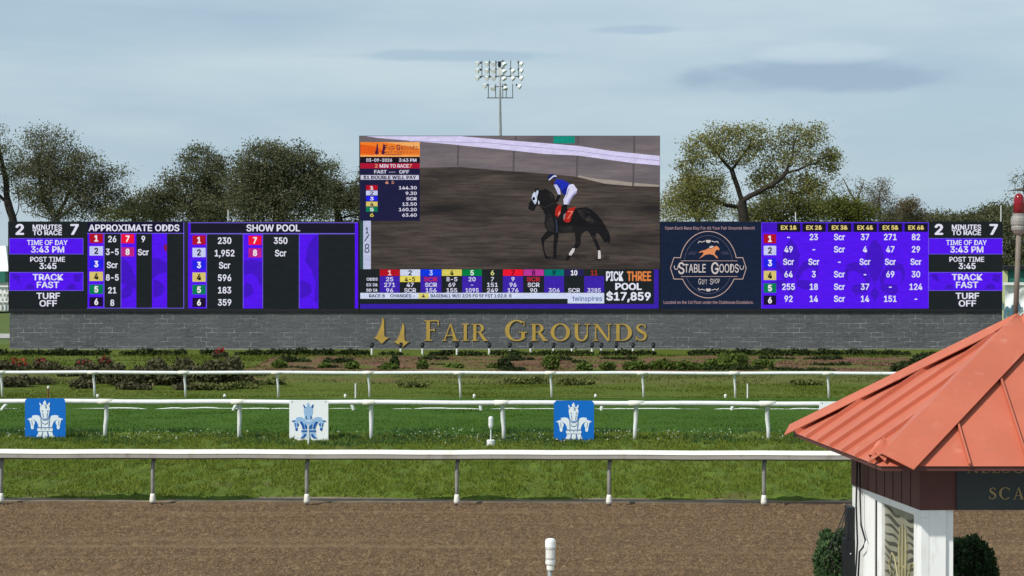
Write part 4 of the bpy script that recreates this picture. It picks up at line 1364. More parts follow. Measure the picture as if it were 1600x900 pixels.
# ---------------------------------------------------------------- crest boards on the middle rail
def crest(root, X0, Z0, W, H, Y, blue):
    """lily made of three horse heads; u right, v down in 0..1 of the board"""
    def pol(mb, pts, lay):
        mb.hull8([(X0 + u * W, Y - 0.001, Z0 - v * H) for u, v in pts], [(X0 + u * W, Y - 0.003 - 0.002 * lay, Z0 - v * H) for u, v in pts])

    def mir(pts):
        return [(1 - u, v) for u, v in pts]
    u = lambda x: (x - 110) / 720.0
    v = lambda y: (y - 100) / 700.0
    C = lambda L_: [(u(x), v(y)) for x, y in L_]
    head = C([(385, 230), (410, 215), (435, 205), (460, 200), (490, 205), (515, 215), (540, 240), (552, 275), (545, 320), (535, 360), (525, 420), (505, 445), (462, 452), (420, 445), (400, 420), (390, 360), (378, 310), (375, 270)])
    ears = [C([(365, 172), (382, 178), (400, 205), (410, 222), (385, 230), (372, 205)]), C([(552, 165), (552, 205), (540, 235), (515, 222), (520, 200), (535, 180)])]
    lock = C([(462, 128), (478, 155), (490, 185), (485, 212), (462, 205), (436, 200), (432, 170), (450, 150)])
    chest = C([(385, 400), (400, 440), (430, 460), (462, 465), (500, 460), (530, 440), (545, 400), (555, 470), (545, 540), (530, 600), (400, 600), (385, 540), (378, 470)])
    neck = C([(235, 400), (300, 388), (360, 400), (378, 430), (384, 520), (396, 598), (350, 598), (340, 550), (318, 505), (288, 482), (262, 470), (238, 440)])
    hh = C([(148, 462), (190, 445), (222, 432), (240, 445), (262, 478), (286, 500), (282, 540), (262, 572), (268, 610), (255, 635), (228, 636), (212, 610), (214, 575), (200, 520), (190, 480)])
    bandp = C([(330, 612), (600, 612), (606, 640), (598, 668), (335, 668), (326, 640)])
    fanl = C([(350, 676), (420, 676), (408, 720), (395, 765), (360, 768), (310, 762), (335, 725)])
    fanm = C([(432, 676), (500, 676), (506, 740), (500, 790), (470, 798), (440, 790), (425, 735)])
    parts = [head, chest, neck, mir(neck), hh, mir(hh), bandp, fanl, mir(fanl), fanm, lock] + ears
    if blue:
        mb = MB()
        for i, q in enumerate(parts):
            pol(mb, q, i * 0.3)
        mb.build('crest', M['print_white'], root)
        ln = MB()
        for q in (C([(405, 300), (425, 310), (428, 330), (410, 325)]), C([(525, 300), (505, 310), (502, 330), (520, 325)]), C([(400, 445), (430, 465), (495, 465), (535, 440), (530, 452), (498, 478), (430, 478), (402, 458)]),
                  C([(410, 490), (425, 525), (465, 540), (505, 525), (520, 490), (510, 532), (465, 552), (418, 532)]),
                  C([(455, 215), (490, 220), (492, 270), (475, 270), (472, 235)]), C([(226, 470), (236, 500), (240, 560), (232, 560), (226, 510)]), mir(C([(226, 470), (236, 500), (240, 560), (232, 560), (226, 510)])),
                  C([(330, 605), (600, 605), (600, 612), (330, 612)]), C([(335, 666), (598, 666), (598, 672), (335, 672)]), C([(384, 400), (392, 400), (404, 590), (394, 590)]), C([(546, 400), (538, 400), (526, 590), (536, 590)]),
                  C([(385, 625), (410, 625), (398, 645)]), C([(452, 625), (478, 625), (465, 645)]), C([(520, 625), (545, 625), (532, 645)]), C([(420, 680), (432, 680), (420, 770), (408, 760)]), C([(500, 680), (512, 680), (522, 760), (510, 770)]),
                  C([(418, 350), (428, 352), (438, 430), (430, 430)]), C([(512, 350), (502, 352), (492, 430), (500, 430)])):
            ln = MB()
            pol(ln, q, 5)
            ln.build('crest_linework', M['print_line'], root)
    else:
        mb = MB()
        for i, q in enumerate((head, lock, neck, mir(neck), hh, mir(hh), fanl, mir(fanl), fanm, bandp, chest)):
            pol(mb, q, i * 0.3)
        mb.build('crest', M['print_pale'], root)
        dk = MB()
        for q in ears + [C([(300, 480), (345, 470), (375, 520), (395, 600), (352, 600), (340, 548), (318, 508)]), mir(C([(300, 480), (345, 470), (375, 520), (395, 600), (352, 600), (340, 548), (318, 508)])),
                         C([(400, 500), (425, 540), (465, 560), (505, 540), (530, 500), (535, 540), (520, 598), (410, 598), (395, 540)]), C([(148, 462), (190, 450), (215, 455), (190, 475)]), mir(C([(148, 462), (190, 450), (215, 455), (190, 475)])),
                         C([(250, 500), (282, 505), (280, 540), (258, 560)]), mir(C([(250, 500), (282, 505), (280, 540), (258, 560)])), C([(222, 580), (262, 585), (264, 615), (232, 632)]), mir(C([(222, 580), (262, 585), (264, 615), (232, 632)])),
                         C([(205, 500), (222, 500), (226, 560), (212, 560)]), mir(C([(205, 500), (222, 500), (226, 560), (212, 560)])),
                         C([(335, 625), (600, 625), (598, 650), (340, 650)]), C([(505, 690), (545, 690), (570, 730), (610, 760), (575, 765), (525, 740)]), C([(425, 690), (385, 690), (365, 730), (325, 755), (345, 762), (400, 740)]),
                         C([(410, 372), (424, 375), (430, 430), (414, 428)]), C([(520, 372), (506, 375), (500, 430), (516, 428)])]:
            dk = MB()
            pol(dk, q, 5)
            dk.build('crest_linework', M['print_blue'], root)


for px0, px1, py0, py1, blue, lab in ((39, 102.5, 622.5, 685.5, True, 'blue square board with white horse-head crest, first from the left on the middle rail'),
                                      (452, 513, 625.5, 688, False, 'white square board with blue horse-head crest behind a thin white stake'),
                                      (865.5, 928, 626, 689.5, True, 'blue square board with white horse-head crest below the gold lettering'),
                                      (1280, 1342, 627.5, 690.5, False, 'white board on the middle rail mostly hidden behind the orange-red roof')):
    p = on_line(a2, b2, (px0 + px1) / 2)
    Y = p.y + yo - 0.10
    q0, q1 = P(px0, py0, Y), P(px1, py1, Y)
    rt = empty('crest_board', (p.x, Y, q1.z), lab, 'sign board', 'crest boards on the rail')
    W, H = q1.x - q0.x, q0.z - q1.z
    c = 0.06 if blue else 0.02
    pts = [(q0.x + c, q0.z), (q1.x - c, q0.z), (q1.x, q0.z - c), (q1.x, q1.z + c * .4), (q1.x - c * .4, q1.z), (q0.x + c * .4, q1.z), (q0.x, q1.z + c * .4), (q0.x, q0.z - c)]
    mb = MB().hull8([(x, Y + 0.018, z) for x, z in pts], [(x, Y, z) for x, z in pts])
    mb.build('panel', M['blue_board'] if blue else M['white_board'], rt)
    crest(rt, q0.x, q0.z, W, H, Y, blue)
    if not blue:
        for kx in (0.07, 0.93):
            MB().tube([(q0.x + kx * W, Y - 0.012, q0.z - 0.04), (q0.x + kx * W, Y + 0.01, q0.z - 0.04)], 0.014, 8).build('eyelet', M['lamp_grey'], rt)

# ---------------------------------------------------------------- small stakes, stubs and devices
for px, ytop, ybase, r_, mt, lab in ((482, 664, 698, 0.026, 'white_pvc', 'thin white stake standing in front of the white crest board'),
                                     (555.5, 599, 622.5, 0.028, 'white_pvc', 'thin white stake behind the middle rail, just left of a far rail post'),
                                     (1168, 599.5, 622.5, 0.028, 'white_pvc', 'thin white stake behind the middle rail, below the gift shop advert'),
                                     (75.3, 606.5, 622, 0.022, 'red_stake', 'thin red stake with a white tip above the first blue board')):
    if mt == 'red_stake':
        M[mt] = paint('red_stake', (0.20, 0.04, 0.03), 0.6, 0.3, 0.2)
    p = PZ(px, ybase, 0.08)
    q = P(px, ytop, p.y)
    st = MB().tube([(p.x, p.y, 0.0), (q.x, p.y, q.z)], r_, 8).build('marker_stake', M[mt], origin=(p.x, p.y, 0.0))
    tag(st, lab, 'stake')
    if mt == 'red_stake':
        MB().lathe((q.x, p.y, q.z - 0.02), [(0.03, 0), (0.045, 0.03), (0.04, 0.08), (0.015, 0.10)], 8).build('stake_tip', M['white_pvc'], st)
names = ('left of the first blue board', 'right of the second rail post', 'under the show pool panel', 'left of the small timing device', 'under the last gold letters', 'under the gift shop advert')
for i, px in enumerate((4.5, 366, 551.5, 751, 940, 1144)):
    p = PZ(px, 640.5, 0.1)
    lean = (0.12, 0.08, -0.05, -0.03, 0.02, 0.06)[i]
    st = MB().tube([(p.x - lean * .5, p.y, 0.05), (p.x, p.y, 0.17), (p.x + lean, p.y, 0.30)], [0.05, 0.055, 0.05], 8).build('turf_stub', M['white_pvc'], origin=(p.x, p.y, 0.05))
    tag(st, 'short white stub in the dark turf ' + ('beside the first blue board' if i == 0 else ('left of the second full middle-rail post' if i == 1 else ('right of the white crest board' if i == 2 else ('left of the small white timing device' if i == 3 else ('right of the second blue board' if i == 4 else 'left of the last full middle-rail post'))))), 'stub', 'white stubs along the turf chalk line')
wh = ('right of the first far rail post', 'below the show pool column', 'right of the white crest board', 'above the timing device', 'above the second blue board', 'left of a thin stake')
for i, px in enumerate((152.5, 351, 539.5, 741, 930.5, 1133.5)):
    p = PZ(px, 621.5, 0.08)
    st = MB().lathe((p.x, p.y, 0.05), [(0.045, 0), (0.045, 0.06), (0.055, 0.10), (0.035, 0.16), (0.012, 0.17)], 8).build('sprinkler_head', M['white_pvc'], origin=(p.x, p.y, 0.05))
    tag(st, 'tiny white sprinkler head under the far rail, ' + wh[i], 'sprinkler', 'sprinkler heads along the far rail')

tag(MB().tube(ROPE[0], ROPE[1], 6).build('marker_rope', M['white_pvc'], origin=(0, 74.1, 0.1)), 'thin white rope lying half buried along the dark green turf', 'rope')

# timing devices
p = PZ(767, 704, 0.08)
Y = 60.0
q = P(767, 700, Y)
tb = empty('timing_device', (q.x, Y, 0.05), 'small white timing device on a thin rod between the near and middle rails', 'device')
sc = Y / F
z = lambda py: P(767, py, Y).z
MB().lathe((q.x, Y, 0), [(0.10, 0.05), (0.10, z(700)), (0.115, z(697)), (0.115, z(688)), (0.09, z(687))], 14).build('base_pipe', M['white_pvc'], tb, smooth=False)
MB().tube([(q.x, Y, z(688)), (q.x, Y, z(668))], 0.018, 8).build('rod', M['lamp_white'], tb)
MB().lathe((q.x, Y, 0), [(0.03, z(670)), (0.055, z(668)), (0.068, z(665)), (0.068, z(653.5)), (0.05, z(651)), (0.01, z(650.5))], 14).build('sensor_tube', M['white_pvc'], tb)
Y = 30.0
q = P(860, 900, Y)
z = lambda py: P(860, py, Y).z
tb = empty('timing_device', (q.x, Y, -0.03), 'large white capped timing device on a grey pole at the bottom of the picture', 'device')
MB().tube([(q.x - 0.008, Y, -0.03), (q.x - 0.008, Y, z(889))], 0.030, 10).build('pole', M['galv'], tb, smooth=True)
MB().lathe((q.x, Y, 0), [(0.045, z(891)), (0.052, z(889)), (0.052, z(883)), (0.040, z(881.5))], 16).build('clamp', M['cream_rail'], tb)
MB().lathe((q.x, Y, 0), [(0.062, z(882)), (0.070, z(881)), (0.070, z(877)), (0.066, z(876)), (0.066, z(856)), (0.069, z(855))], 20).build('sensor_tube', M['sensor_white'], tb, smooth=False)
M['grey_band'] = paint('grey_band', (0.42, 0.42, 0.40), 0.5, 0.3, 0.2, 30)
for zb0, zb1 in ((873.5, 871), (858.5, 856.5)):
    MB().lathe((q.x, Y, 0), [(0.068, z(zb0)), (0.0695, z(zb0 - 0.4)), (0.0695, z(zb1 + 0.4)), (0.068, z(zb1))], 20).build('band', M['grey_band'], tb)
MB().lathe((q.x, Y, 0), [(0.070, z(855)), (0.073, z(854.5)), (0.073, z(846)), (0.062, z(842.5)), (0.035, z(841.2)), (0.005, z(841))], 20).build('cap', M['white_paint'], tb, smooth=False)

# ---------------------------------------------------------------- ground spotlights at the foot of the wall
UP = (581, 626, 660, 714, 764.5, 796.5, 829, 865, 893.5, 925, 939.5, 963, 989, 1021)
wherel = ('left of the gold spires', 'below the second gold spire', 'below the left edge of letter F', 'below the letter I', 'just right of the letter R', 'below the letter G', 'between letters G and R',
          'below the letter O', 'below the left stem of letter U', 'below the right stem of U', 'at the left of letter N', 'below the right stem of N', 'below the letter D', 'right of the letter S')
for px, wl in zip(UP, wherel):
    p = PZ(px, 553.5, 0.1)
    t_z = P(px, 543, p.y).z
    u_ = empty('spotlight', (p.x, p.y, 0.1), 'small white ground spotlight with black head, ' + wl, 'spotlight', 'ground spotlights lighting the gold lettering')
    MB().tube([(p.x, p.y, 0.08), (p.x, p.y, t_z)], 0.055, 8).build('post', M['white_pvc'], u_)
    MB().tube([(p.x - 0.02, p.y - 0.10, t_z + 0.02), (p.x, p.y, t_z + 0.10), (p.x + 0.02, p.y + 0.16, t_z + 0.19)], [0.07, 0.11, 0.10], 10).build('lamp_head', M['black'], u_)

# ---------------------------------------------------------------- trees
def leaf_cloud(pts, size, n_per, spread, flat_=0.7):
    """rhombic leaf cards scattered round the given points -> verts, faces"""
    pts = np.asarray(pts)
    n = len(pts) * n_per
    c = np.repeat(pts, n_per, 0) + rng.normal(0, 1, (n, 3)) * spread * np.array([1, 1, flat_])
    a = rng.normal(0, 1, (n, 3))
    a /= np.linalg.norm(a, axis=1)[:, None]
    b = np.cross(a, rng.normal(0, 1, (n, 3)))
    b /= np.linalg.norm(b, axis=1)[:, None] + 1e-6
    s = size * rng.uniform(0.55, 1.25, n)[:, None]
    V = np.stack([c - a * s, c + b * s * 0.55, c + a * s, c - b * s * 0.55], 1).reshape(-1, 3)
    return V, np.arange(4 * n)


def make_tree(name, label, Y, blobs, guides, base_px, n_attr, trunk_r, leaf, leaf_size, per_tip, mat, bark, step=0.55, kill=0.9, spread=0.38, depth=0.8, bare=0.0, seed=1, gaps=-0.12, group=None, zbase=-0.1, tip_r=0.018):
    r_ = np.random.default_rng(seed)
    base = PZ(base_px, 400 + F * HC / Y, 0)
    base = Vector((P(base_px, 450, Y).x, Y, zbase))
    root = empty(name, base, label, 'tree', group)
    # attraction points
    vol = [rx * ry * ry for (_, _, rx, ry) in blobs]
    tot = sum(vol) ** 1.0
    att = []
    ppm = F / Y
    for (cx, cy, rx, ry), v_ in zip(blobs, vol):
        n = max(14, int(1.5 * n_attr * v_ / tot))
        d = r_.normal(0, 1, (n, 3))
        d /= np.linalg.norm(d, axis=1)[:, None]
        rad = r_.uniform(0.25, 1.0, n) ** 0.45
        c = P(cx, cy, Y)
        e = np.array([rx / ppm, rx / ppm * depth, ry / ppm])
        off = (r_.uniform(-0.3, 0.3)) * rx / ppm
        att.append(np.array([c.x, c.y + off, c.z]) + d * rad[:, None] * e * (1 + 0.17 * r_.normal(0, 1, (n, 1))))
    att = np.concatenate(att)
    ns = np.array([mnoise.noise(Vector((q[0] * 0.55 + seed, q[1] * 0.55, q[2] * 0.7))) + 0.5 * mnoise.noise(Vector((q[0] * 1.3, q[1] * 1.3 + seed, q[2] * 1.5))) for q in att])
    att = att[ns > gaps]
    nodes, par = [], []
    for g_ in guides:
        prev = -1
        pts = [Vector(base)] if not nodes else []
        for (px, py, dy) in g_:
            q = P(px, py, Y)
            pts.append(Vector((q.x, Y + dy, q.z)))
        if nodes:
            d = [(Vector(nn) - pts[0]).length for nn in nodes]
            prev = int(np.argmin(d))
            pts = [Vector(nodes[prev])] + pts[1:]
        else:
            nodes.append(tuple(pts[0]))
            par.append(-1)
            prev = 0
        for A_, B_ in zip(pts[:-1], pts[1:]):
            m_ = max(1, int((B_ - A_).length / step))
            for k_ in range(1, m_ + 1):
                q = A_.lerp(B_, k_ / m_)
                jit = 0.06 * step
                nodes.append((q.x + r_.normal(0, jit), q.y + r_.normal(0, jit), q.z + r_.normal(0, jit)))
                par.append(prev)
                prev = len(nodes) - 1
    nd = np.array(nodes)
    d2 = ((att[:, None, :] - nd[None]) ** 2).sum(-1)
    near = d2.argmin(1)
    dist = d2.min(1)
    alive = np.ones(len(att), bool)
    for it in range(140):
        alive &= dist > kill * kill
        if not alive.any():
            break
        idx = np.nonzero(alive)[0]
        dirs = att[idx] - nd[near[idx]]
        dirs /= np.linalg.norm(dirs, axis=1)[:, None] + 1e-9
        acc = {}
        for i_, dd in zip(near[idx], dirs):
            acc.setdefault(int(i_), []).append(dd)
        newp = []
        for i_, l in acc.items():
            dv = np.mean(l, 0) + r_.normal(0, 0.22, 3) + np.array([0, 0, 0.05])
            n_ = np.linalg.norm(dv)
            if n_ < 1e-3:
                continue
            newp.append((i_, nd[i_] + dv / n_ * step))
        if not newp:
            break
        b0 = len(nd)
        nd = np.concatenate([nd, np.array([q for _, q in newp])])
        par += [i_ for i_, _ in newp]
        d2 = ((att[:, None, :] - nd[None, b0:]) ** 2).sum(-1)
        j = d2.argmin(1)
        dm = d2[np.arange(len(att)), j]
        better = dm < dist
        near = np.where(better, b0 + j, near)
        dist = np.where(better, dm, dist)
    n = len(nd)
    ch = [[] for _ in range(n)]
    for i in range(1, n):
        ch[par[i]].append(i)
    rad = np.full(n, tip_r)
    order = list(range(n))
    pw = np.zeros(n)
    for i in reversed(order):
        # children always have larger index than parents
        if ch[i]:
            pw[i] = sum(pw[c_] for c_ in ch[i])
        else:
            pw[i] = tip_r ** 2.2
        rad[i] = pw[i] ** (1 / 2.2)
    sc_ = trunk_r / rad[0]
    rad = tip_r + (trunk_r - tip_r) * (np.clip((rad - tip_r) / max(rad[0] - tip_r, 1e-6), 0, 1)) ** 1.35
    mb = MB()
    K = 5
    ringid = {}

    def ring(i, d, r0):
        d = Vector(d)
        if d.length < 1e-6:
            d = Vector((0, 0, 1))
        d.normalize()
        a_ = d.cross(Vector((0.3, 0.9, 0.1))).normalized()
        b_ = d.cross(a_)
        s0 = len(mb.v)
        c_ = Vector(nd[i])
        for j_ in range(K):
            t_ = 2 * math.pi * j_ / K
            mb.v.append(tuple(c_ + (a_ * math.cos(t_) + b_ * math.sin(t_)) * r0))
        return s0
    for i in range(n):
        if not ch[i]:
            continue
        main = max(ch[i], key=lambda c_: rad[c_])
        for c_ in ch[i]:
            dv = nd[c_] - nd[i]
            if c_ == main and i in ringid:
                s0 = ringid[i]
            else:
                s0 = ring(i, dv, rad[c_] if c_ != main else rad[i])
            s1 = ring(c_, dv, rad[c_])
            ringid[c_] = s1
            for j_ in range(K):
                mb.f.append((s0 + j_, s0 + (j_ + 1) % K, s1 + (j_ + 1) % K, s1 + j_))
    mb.build('trunk', bark, root, smooth=True)
    tips = nd[[i for i in range(n) if not ch[i] and nd[i][2] > base.z + 1.0]]
    spots = np.concatenate([att, tips]) if len(tips) else att
    spots = spots[r_.random(len(spots)) >= bare]
    if per_tip > 0 and len(spots):
        V, fc = leaf_cloud(spots, leaf_size, per_tip, spread)
        fast_mesh('crown', V, fc, 4, mat, root)
    return root


L_oak = leaf_mat('oak_leaf', (0.075, 0.082, 0.046), (0.19, 0.19, 0.105), (0.125, 0.13, 0.072), 0.4)
L_grey = leaf_mat('grey_oak_leaf', (0.085, 0.090, 0.052), (0.19, 0.185, 0.10), (0.13, 0.128, 0.068), 0.4)
L_spring = leaf_mat('spring_leaf', (0.15, 0.155, 0.048), (0.32, 0.30, 0.115), (0.23, 0.222, 0.078), 0.42)
L_hedge = leaf_mat('thicket_leaf', (0.075, 0.085, 0.028), (0.19, 0.185, 0.065), (0.13, 0.132, 0.044), 0.4)
L_rust = leaf_mat('budding_leaf', (0.11, 0.085, 0.055), (0.20, 0.16, 0.105), (0.15, 0.13, 0.075), 0.3)
L_far = leaf_mat('far_leaf', (0.075, 0.082, 0.046), (0.16, 0.16, 0.085), (0.11, 0.115, 0.06), 0.3)

GRP = 'trees growing behind the boards'
make_tree('oak_tree', 'sparse spreading grey-green oak with many upright limbs behind the left clock panel', 200,
          [(92, 252, 42, 40), (60, 222, 25, 22), (130, 275, 38, 40), (60, 285, 40, 42), (105, 312, 60, 34), (175, 288, 30, 30), (165, 322, 30, 22), (80, 206, 16, 10), (35, 260, 18, 26)],
          [[(88, 420, 0), (86, 345, 0)], [(86, 345, 0), (62, 310, 1), (55, 265, 1.5), (62, 215, 1)], [(86, 345, 0), (80, 300, -1), (86, 255, -1.5), (92, 225, -1)], [(86, 345, 0), (105, 305, 0.5), (125, 270, 1), (120, 240, 1)],
           [(86, 345, 0), (118, 322, -1), (155, 305, -1.5), (195, 296, -1)], [(86, 345, 0), (60, 335, -1), (35, 330, 0)]],
          88, 1900, 0.5, None, 0.10, 14, L_grey, M['twig'], step=0.5, gaps=-0.2, kill=0.75, spread=0.42, seed=11, group=GRP)
make_tree('oak_tree', 'thick dark-trunked oak cut by the left picture edge', 175,
          [(-12, 250, 34, 40), (8, 240, 18, 26), (-25, 215, 40, 30), (20, 285, 16, 24), (-40, 290, 40, 40)],
          [[(26, 420, 0), (21, 350, 0), (12, 318, 0), (-6, 300, 0)], [(12, 318, 0), (6, 280, 0.5), (-2, 240, 0.5)], [(19, 345, 0), (32, 318, -0.5), (28, 290, -0.5)]],
          26, 800, 0.36, None, 0.09, 14, L_grey, M['trunk'], step=0.5, kill=0.75, seed=12, group=GRP)
make_tree('evergreen_oak', 'dense dark evergreen oak with a two-step crown behind the odds panel', 205,
          [(322, 262, 40, 32), (300, 300, 50, 36), (255, 300, 30, 26), (350, 300, 40, 40), (340, 328, 60, 26), (232, 322, 40, 22), (290, 335, 60, 22), (315, 238, 22, 10)],
          [[(315, 420, 0), (315, 340, 0)], [(315, 340, 0), (318, 290, 0), (325, 245, 0)], [(315, 340, 0), (280, 312, 1), (240, 305, 1)]],
          315, 1292, 0.55, None, 0.115, 24, L_oak, M['trunk'], step=0.55, kill=0.85, spread=0.42, gaps=-0.16, seed=13, group=GRP)
make_tree('evergreen_oak', 'tallest dense dark evergreen oak just left of the video screen', 195,
          [(420, 258, 48, 34), (470, 268, 38, 36), (395, 290, 40, 36), (445, 300, 60, 36), (430, 330, 70, 24), (405, 238, 22, 12), (455, 238, 22, 14), (490, 300, 24, 30)],
          [[(435, 420, 0), (435, 340, 0)], [(435, 340, 0), (420, 290, 0), (412, 245, 0)], [(435, 340, 0), (465, 300, 1), (475, 255, 1)]],
          435, 1496, 0.6, None, 0.115, 24, L_oak, M['trunk'], step=0.55, kill=0.85, spread=0.42, gaps=-0.16, seed=14, group=GRP)
make_tree('evergreen_oak', 'smaller pointed evergreen oak touching the left side of the video screen', 215,
          [(515, 275, 16, 24), (522, 300, 30, 26), (548, 305, 24, 26), (530, 330, 45, 22), (575, 300, 30, 30), (590, 325, 40, 24)],
          [[(530, 420, 0), (530, 340, 0)], [(530, 340, 0), (518, 300, 0), (515, 262, 0)]],
          530, 782, 0.45, None, 0.115, 24, L_oak, M['trunk'], step=0.55, kill=0.85, spread=0.42, gaps=-0.16, seed=15, group=GRP)
make_tree('oak_tree', 'low olive thicket tree in the dip between the left oaks', 240,
          [(210, 330, 28, 18), (180, 335, 30, 16), (245, 338, 30, 14)], [[(210, 420, 0), (210, 350, 0)]], 210, 240, 0.35, None, 0.14, 20, L_hedge, M['trunk'], step=0.6, kill=0.9, spread=0.5, seed=16, group=GRP)
make_tree('oak_tree', 'broad umbrella-shaped tree with heavy dark limbs and fresh yellow-green leaves', 190,
          [(1130, 212, 34, 18), (1168, 214, 36, 18), (1100, 236, 36, 24), (1085, 262, 28, 20), (1150, 240, 40, 22), (1205, 238, 34, 22), (1235, 212, 26, 18), (1262, 214, 32, 22), (1285, 238, 28, 26), (1245, 250, 30, 20), (1298, 255, 14, 22), (1100, 285, 40, 20), (1072, 300, 30, 22), (1250, 290, 34, 26), (1275, 300, 24, 22), (1200, 285, 30, 26), (1060, 328, 36, 20), (1095, 325, 30, 24)],
          [[(1163, 420, 0), (1162, 345, 0), (1160, 315, 0), (1152, 290, 0), (1144, 266, 0), (1158, 246, 0.3)], [(1161, 318, 0), (1180, 302, -0.5), (1205, 290, -1), (1225, 272, -1.2), (1262, 260, -1.2), (1290, 245, -1)],
           [(1144, 268, 0), (1130, 250, 0.6), (1115, 230, 0.8)], [(1158, 246, 0.3), (1172, 228, 0.5), (1176, 212, 0.6)], [(1225, 272, -1.2), (1236, 246, -0.8), (1240, 220, -0.6)], [(1205, 290, -1), (1216, 296, -1.4), (1240, 305, -1.6)], [(1160, 325, 0), (1130, 318, 1), (1095, 302, 1.4), (1080, 288, 1.6)]],
          1163, 1900, 0.46, None, 0.108, 13, L_spring, M['trunk'], step=0.48, kill=0.66, spread=0.36, depth=0.75, gaps=-0.2, seed=17, group=GRP)
make_tree('oak_tree', 'pale lacy tree growing between the video screen and the umbrella-shaped tree', 215,
          [(1065, 318, 36, 26), (1100, 300, 34, 26), (1120, 325, 34, 24), (1045, 335, 22, 18), (1085, 280, 24, 14)], [[(1090, 420, 0), (1090, 345, 0)], [(1090, 345, 0), (1075, 320, 0), (1062, 305, 0)], [(1090, 345, 0), (1110, 318, 0), (1112, 290, 0)]],
          1090, 800, 0.3, None, 0.095, 9, L_spring, M['twig'], step=0.5, kill=0.75, spread=0.4, seed=18, group=GRP)
make_tree('bushy_tree', 'bushy olive tree below the right limb of the umbrella-shaped tree', 230,
          [(1200, 328, 38, 22), (1232, 322, 34, 24), (1262, 332, 34, 18), (1180, 338, 30, 16)], [[(1215, 420, 0), (1215, 350, 0)]], 1215, 420, 0.35, None, 0.13, 22, L_hedge, M['trunk'], step=0.55, kill=0.85, spread=0.5, seed=19, group=GRP)
make_tree('bushy_tree', 'bright olive bushy tree above the exacta grid', 235,
          [(1290, 328, 34, 18), (1320, 326, 36, 18), (1345, 334, 28, 14)], [[(1315, 420, 0), (1315, 352, 0)]], 1315, 400, 0.35, None, 0.13, 22, leaf_mat('olive_leaf', (0.07, 0.085, 0.02), (0.15, 0.155, 0.04), (0.11, 0.12, 0.03), 0.3), M['trunk'], step=0.55, kill=0.85, spread=0.5, seed=20, group=GRP)
make_tree('bare_tree', 'leafless pale grey tree with fine twigs rising above the exacta grid', 255,
          [(1330, 300, 26, 22), (1345, 290, 24, 14), (1320, 285, 20, 10), (1312, 310, 16, 20)], [[(1340, 420, 0), (1340, 340, 0), (1338, 318, 0)], [(1338, 318, 0), (1325, 295, 0), (1318, 280, 0)], [(1338, 318, 0), (1346, 295, 0), (1350, 280, 0)]],
          1340, 1500, 0.22, None, 0.12, 1, L_far, M['twig'], step=0.5, kill=0.72, bare=0.6, seed=21, group=GRP, tip_r=0.022)
make_tree('bare_tree', 'twiggy rust-tinged tree right of the leafless grey one', 260,
          [(1372, 305, 20, 24), (1378, 325, 28, 22), (1380, 290, 12, 14), (1352, 330, 24, 16), (1395, 335, 16, 14)], [[(1375, 420, 0), (1375, 345, 0)], [(1375, 345, 0), (1372, 315, 0), (1378, 285, 0)]],
          1375, 1200, 0.22, None, 0.09, 6, L_rust, M['twig'], step=0.55, kill=0.78, bare=0.3, seed=22, group=GRP)
make_tree('bushy_tree', 'small pointed grey-olive tree alone above the last exacta columns', 300,
          [(1422, 328, 17, 16), (1428, 338, 24, 12), (1420, 320, 8, 8)], [[(1423, 400, 0), (1423, 350, 0)]], 1423, 520, 0.25, None, 0.13, 12, L_rust, M['twig'], step=0.6, kill=0.9, spread=0.5, seed=23, group=GRP)
for i, (cx, cy, rx, ry, lab) in enumerate(((1470, 345, 30, 12, 'far low rounded tree in the skyline above the left part of the right clock'), (1510, 346, 24, 10, 'far low tree in the skyline above the middle of the right clock'), (1450, 352, 26, 12, 'lowest far tree showing between the exacta grid and right clock'), (1553, 336, 22, 16, 'far dark tree in the skyline just left of the red beacon'), (1400, 343, 26, 12, 'far pale low tree right of the twiggy rust-tinged tree'), (1532, 343, 24, 10, 'far low tree between the middle and right end of the right clock skyline'))):
    make_tree('far_tree', lab, 430, [(cx, cy, rx, ry), (cx + 8, cy + 6, rx * 1.2, ry), (cx, cy + 20, rx * 1.2, 16)], [[(cx, 400, 0), (cx, cy + 16, 0)]], cx, 420, 0.35, None, 0.24, 24, L_far, M['trunk'], step=1.0, kill=1.6, spread=0.9, seed=40 + i, group='far trees on the skyline')
make_tree('oak_tree', 'grey-brown tree behind the red beacon at the right picture edge', 240,
          [(1560, 370, 34, 34), (1590, 360, 40, 44), (1550, 400, 30, 30), (1590, 410, 40, 30), (1620, 380, 40, 50), (1572, 345, 22, 16)], [[(1590, 440, 0), (1590, 400, 0)]], 1590, 760, 0.5, None, 0.14, 20, L_far, M['trunk'], step=0.6, kill=0.95, spread=0.55, seed=31, group=GRP)
make_tree('bare_tree', 'bare-limbed tree leaning into the sky at the right picture edge', 215,
          [(1602, 290, 34, 22), (1585, 298, 20, 12), (1625, 280, 40, 30), (1592, 278, 16, 8)], [[(1650, 420, 0), (1645, 340, 0), (1625, 310, 0), (1598, 296, 0), (1575, 298, 0)]], 1650, 420, 0.45, None, 0.10, 6, L_grey, M['twig'], step=0.5, kill=0.75, bare=0.35, seed=32, group=GRP)
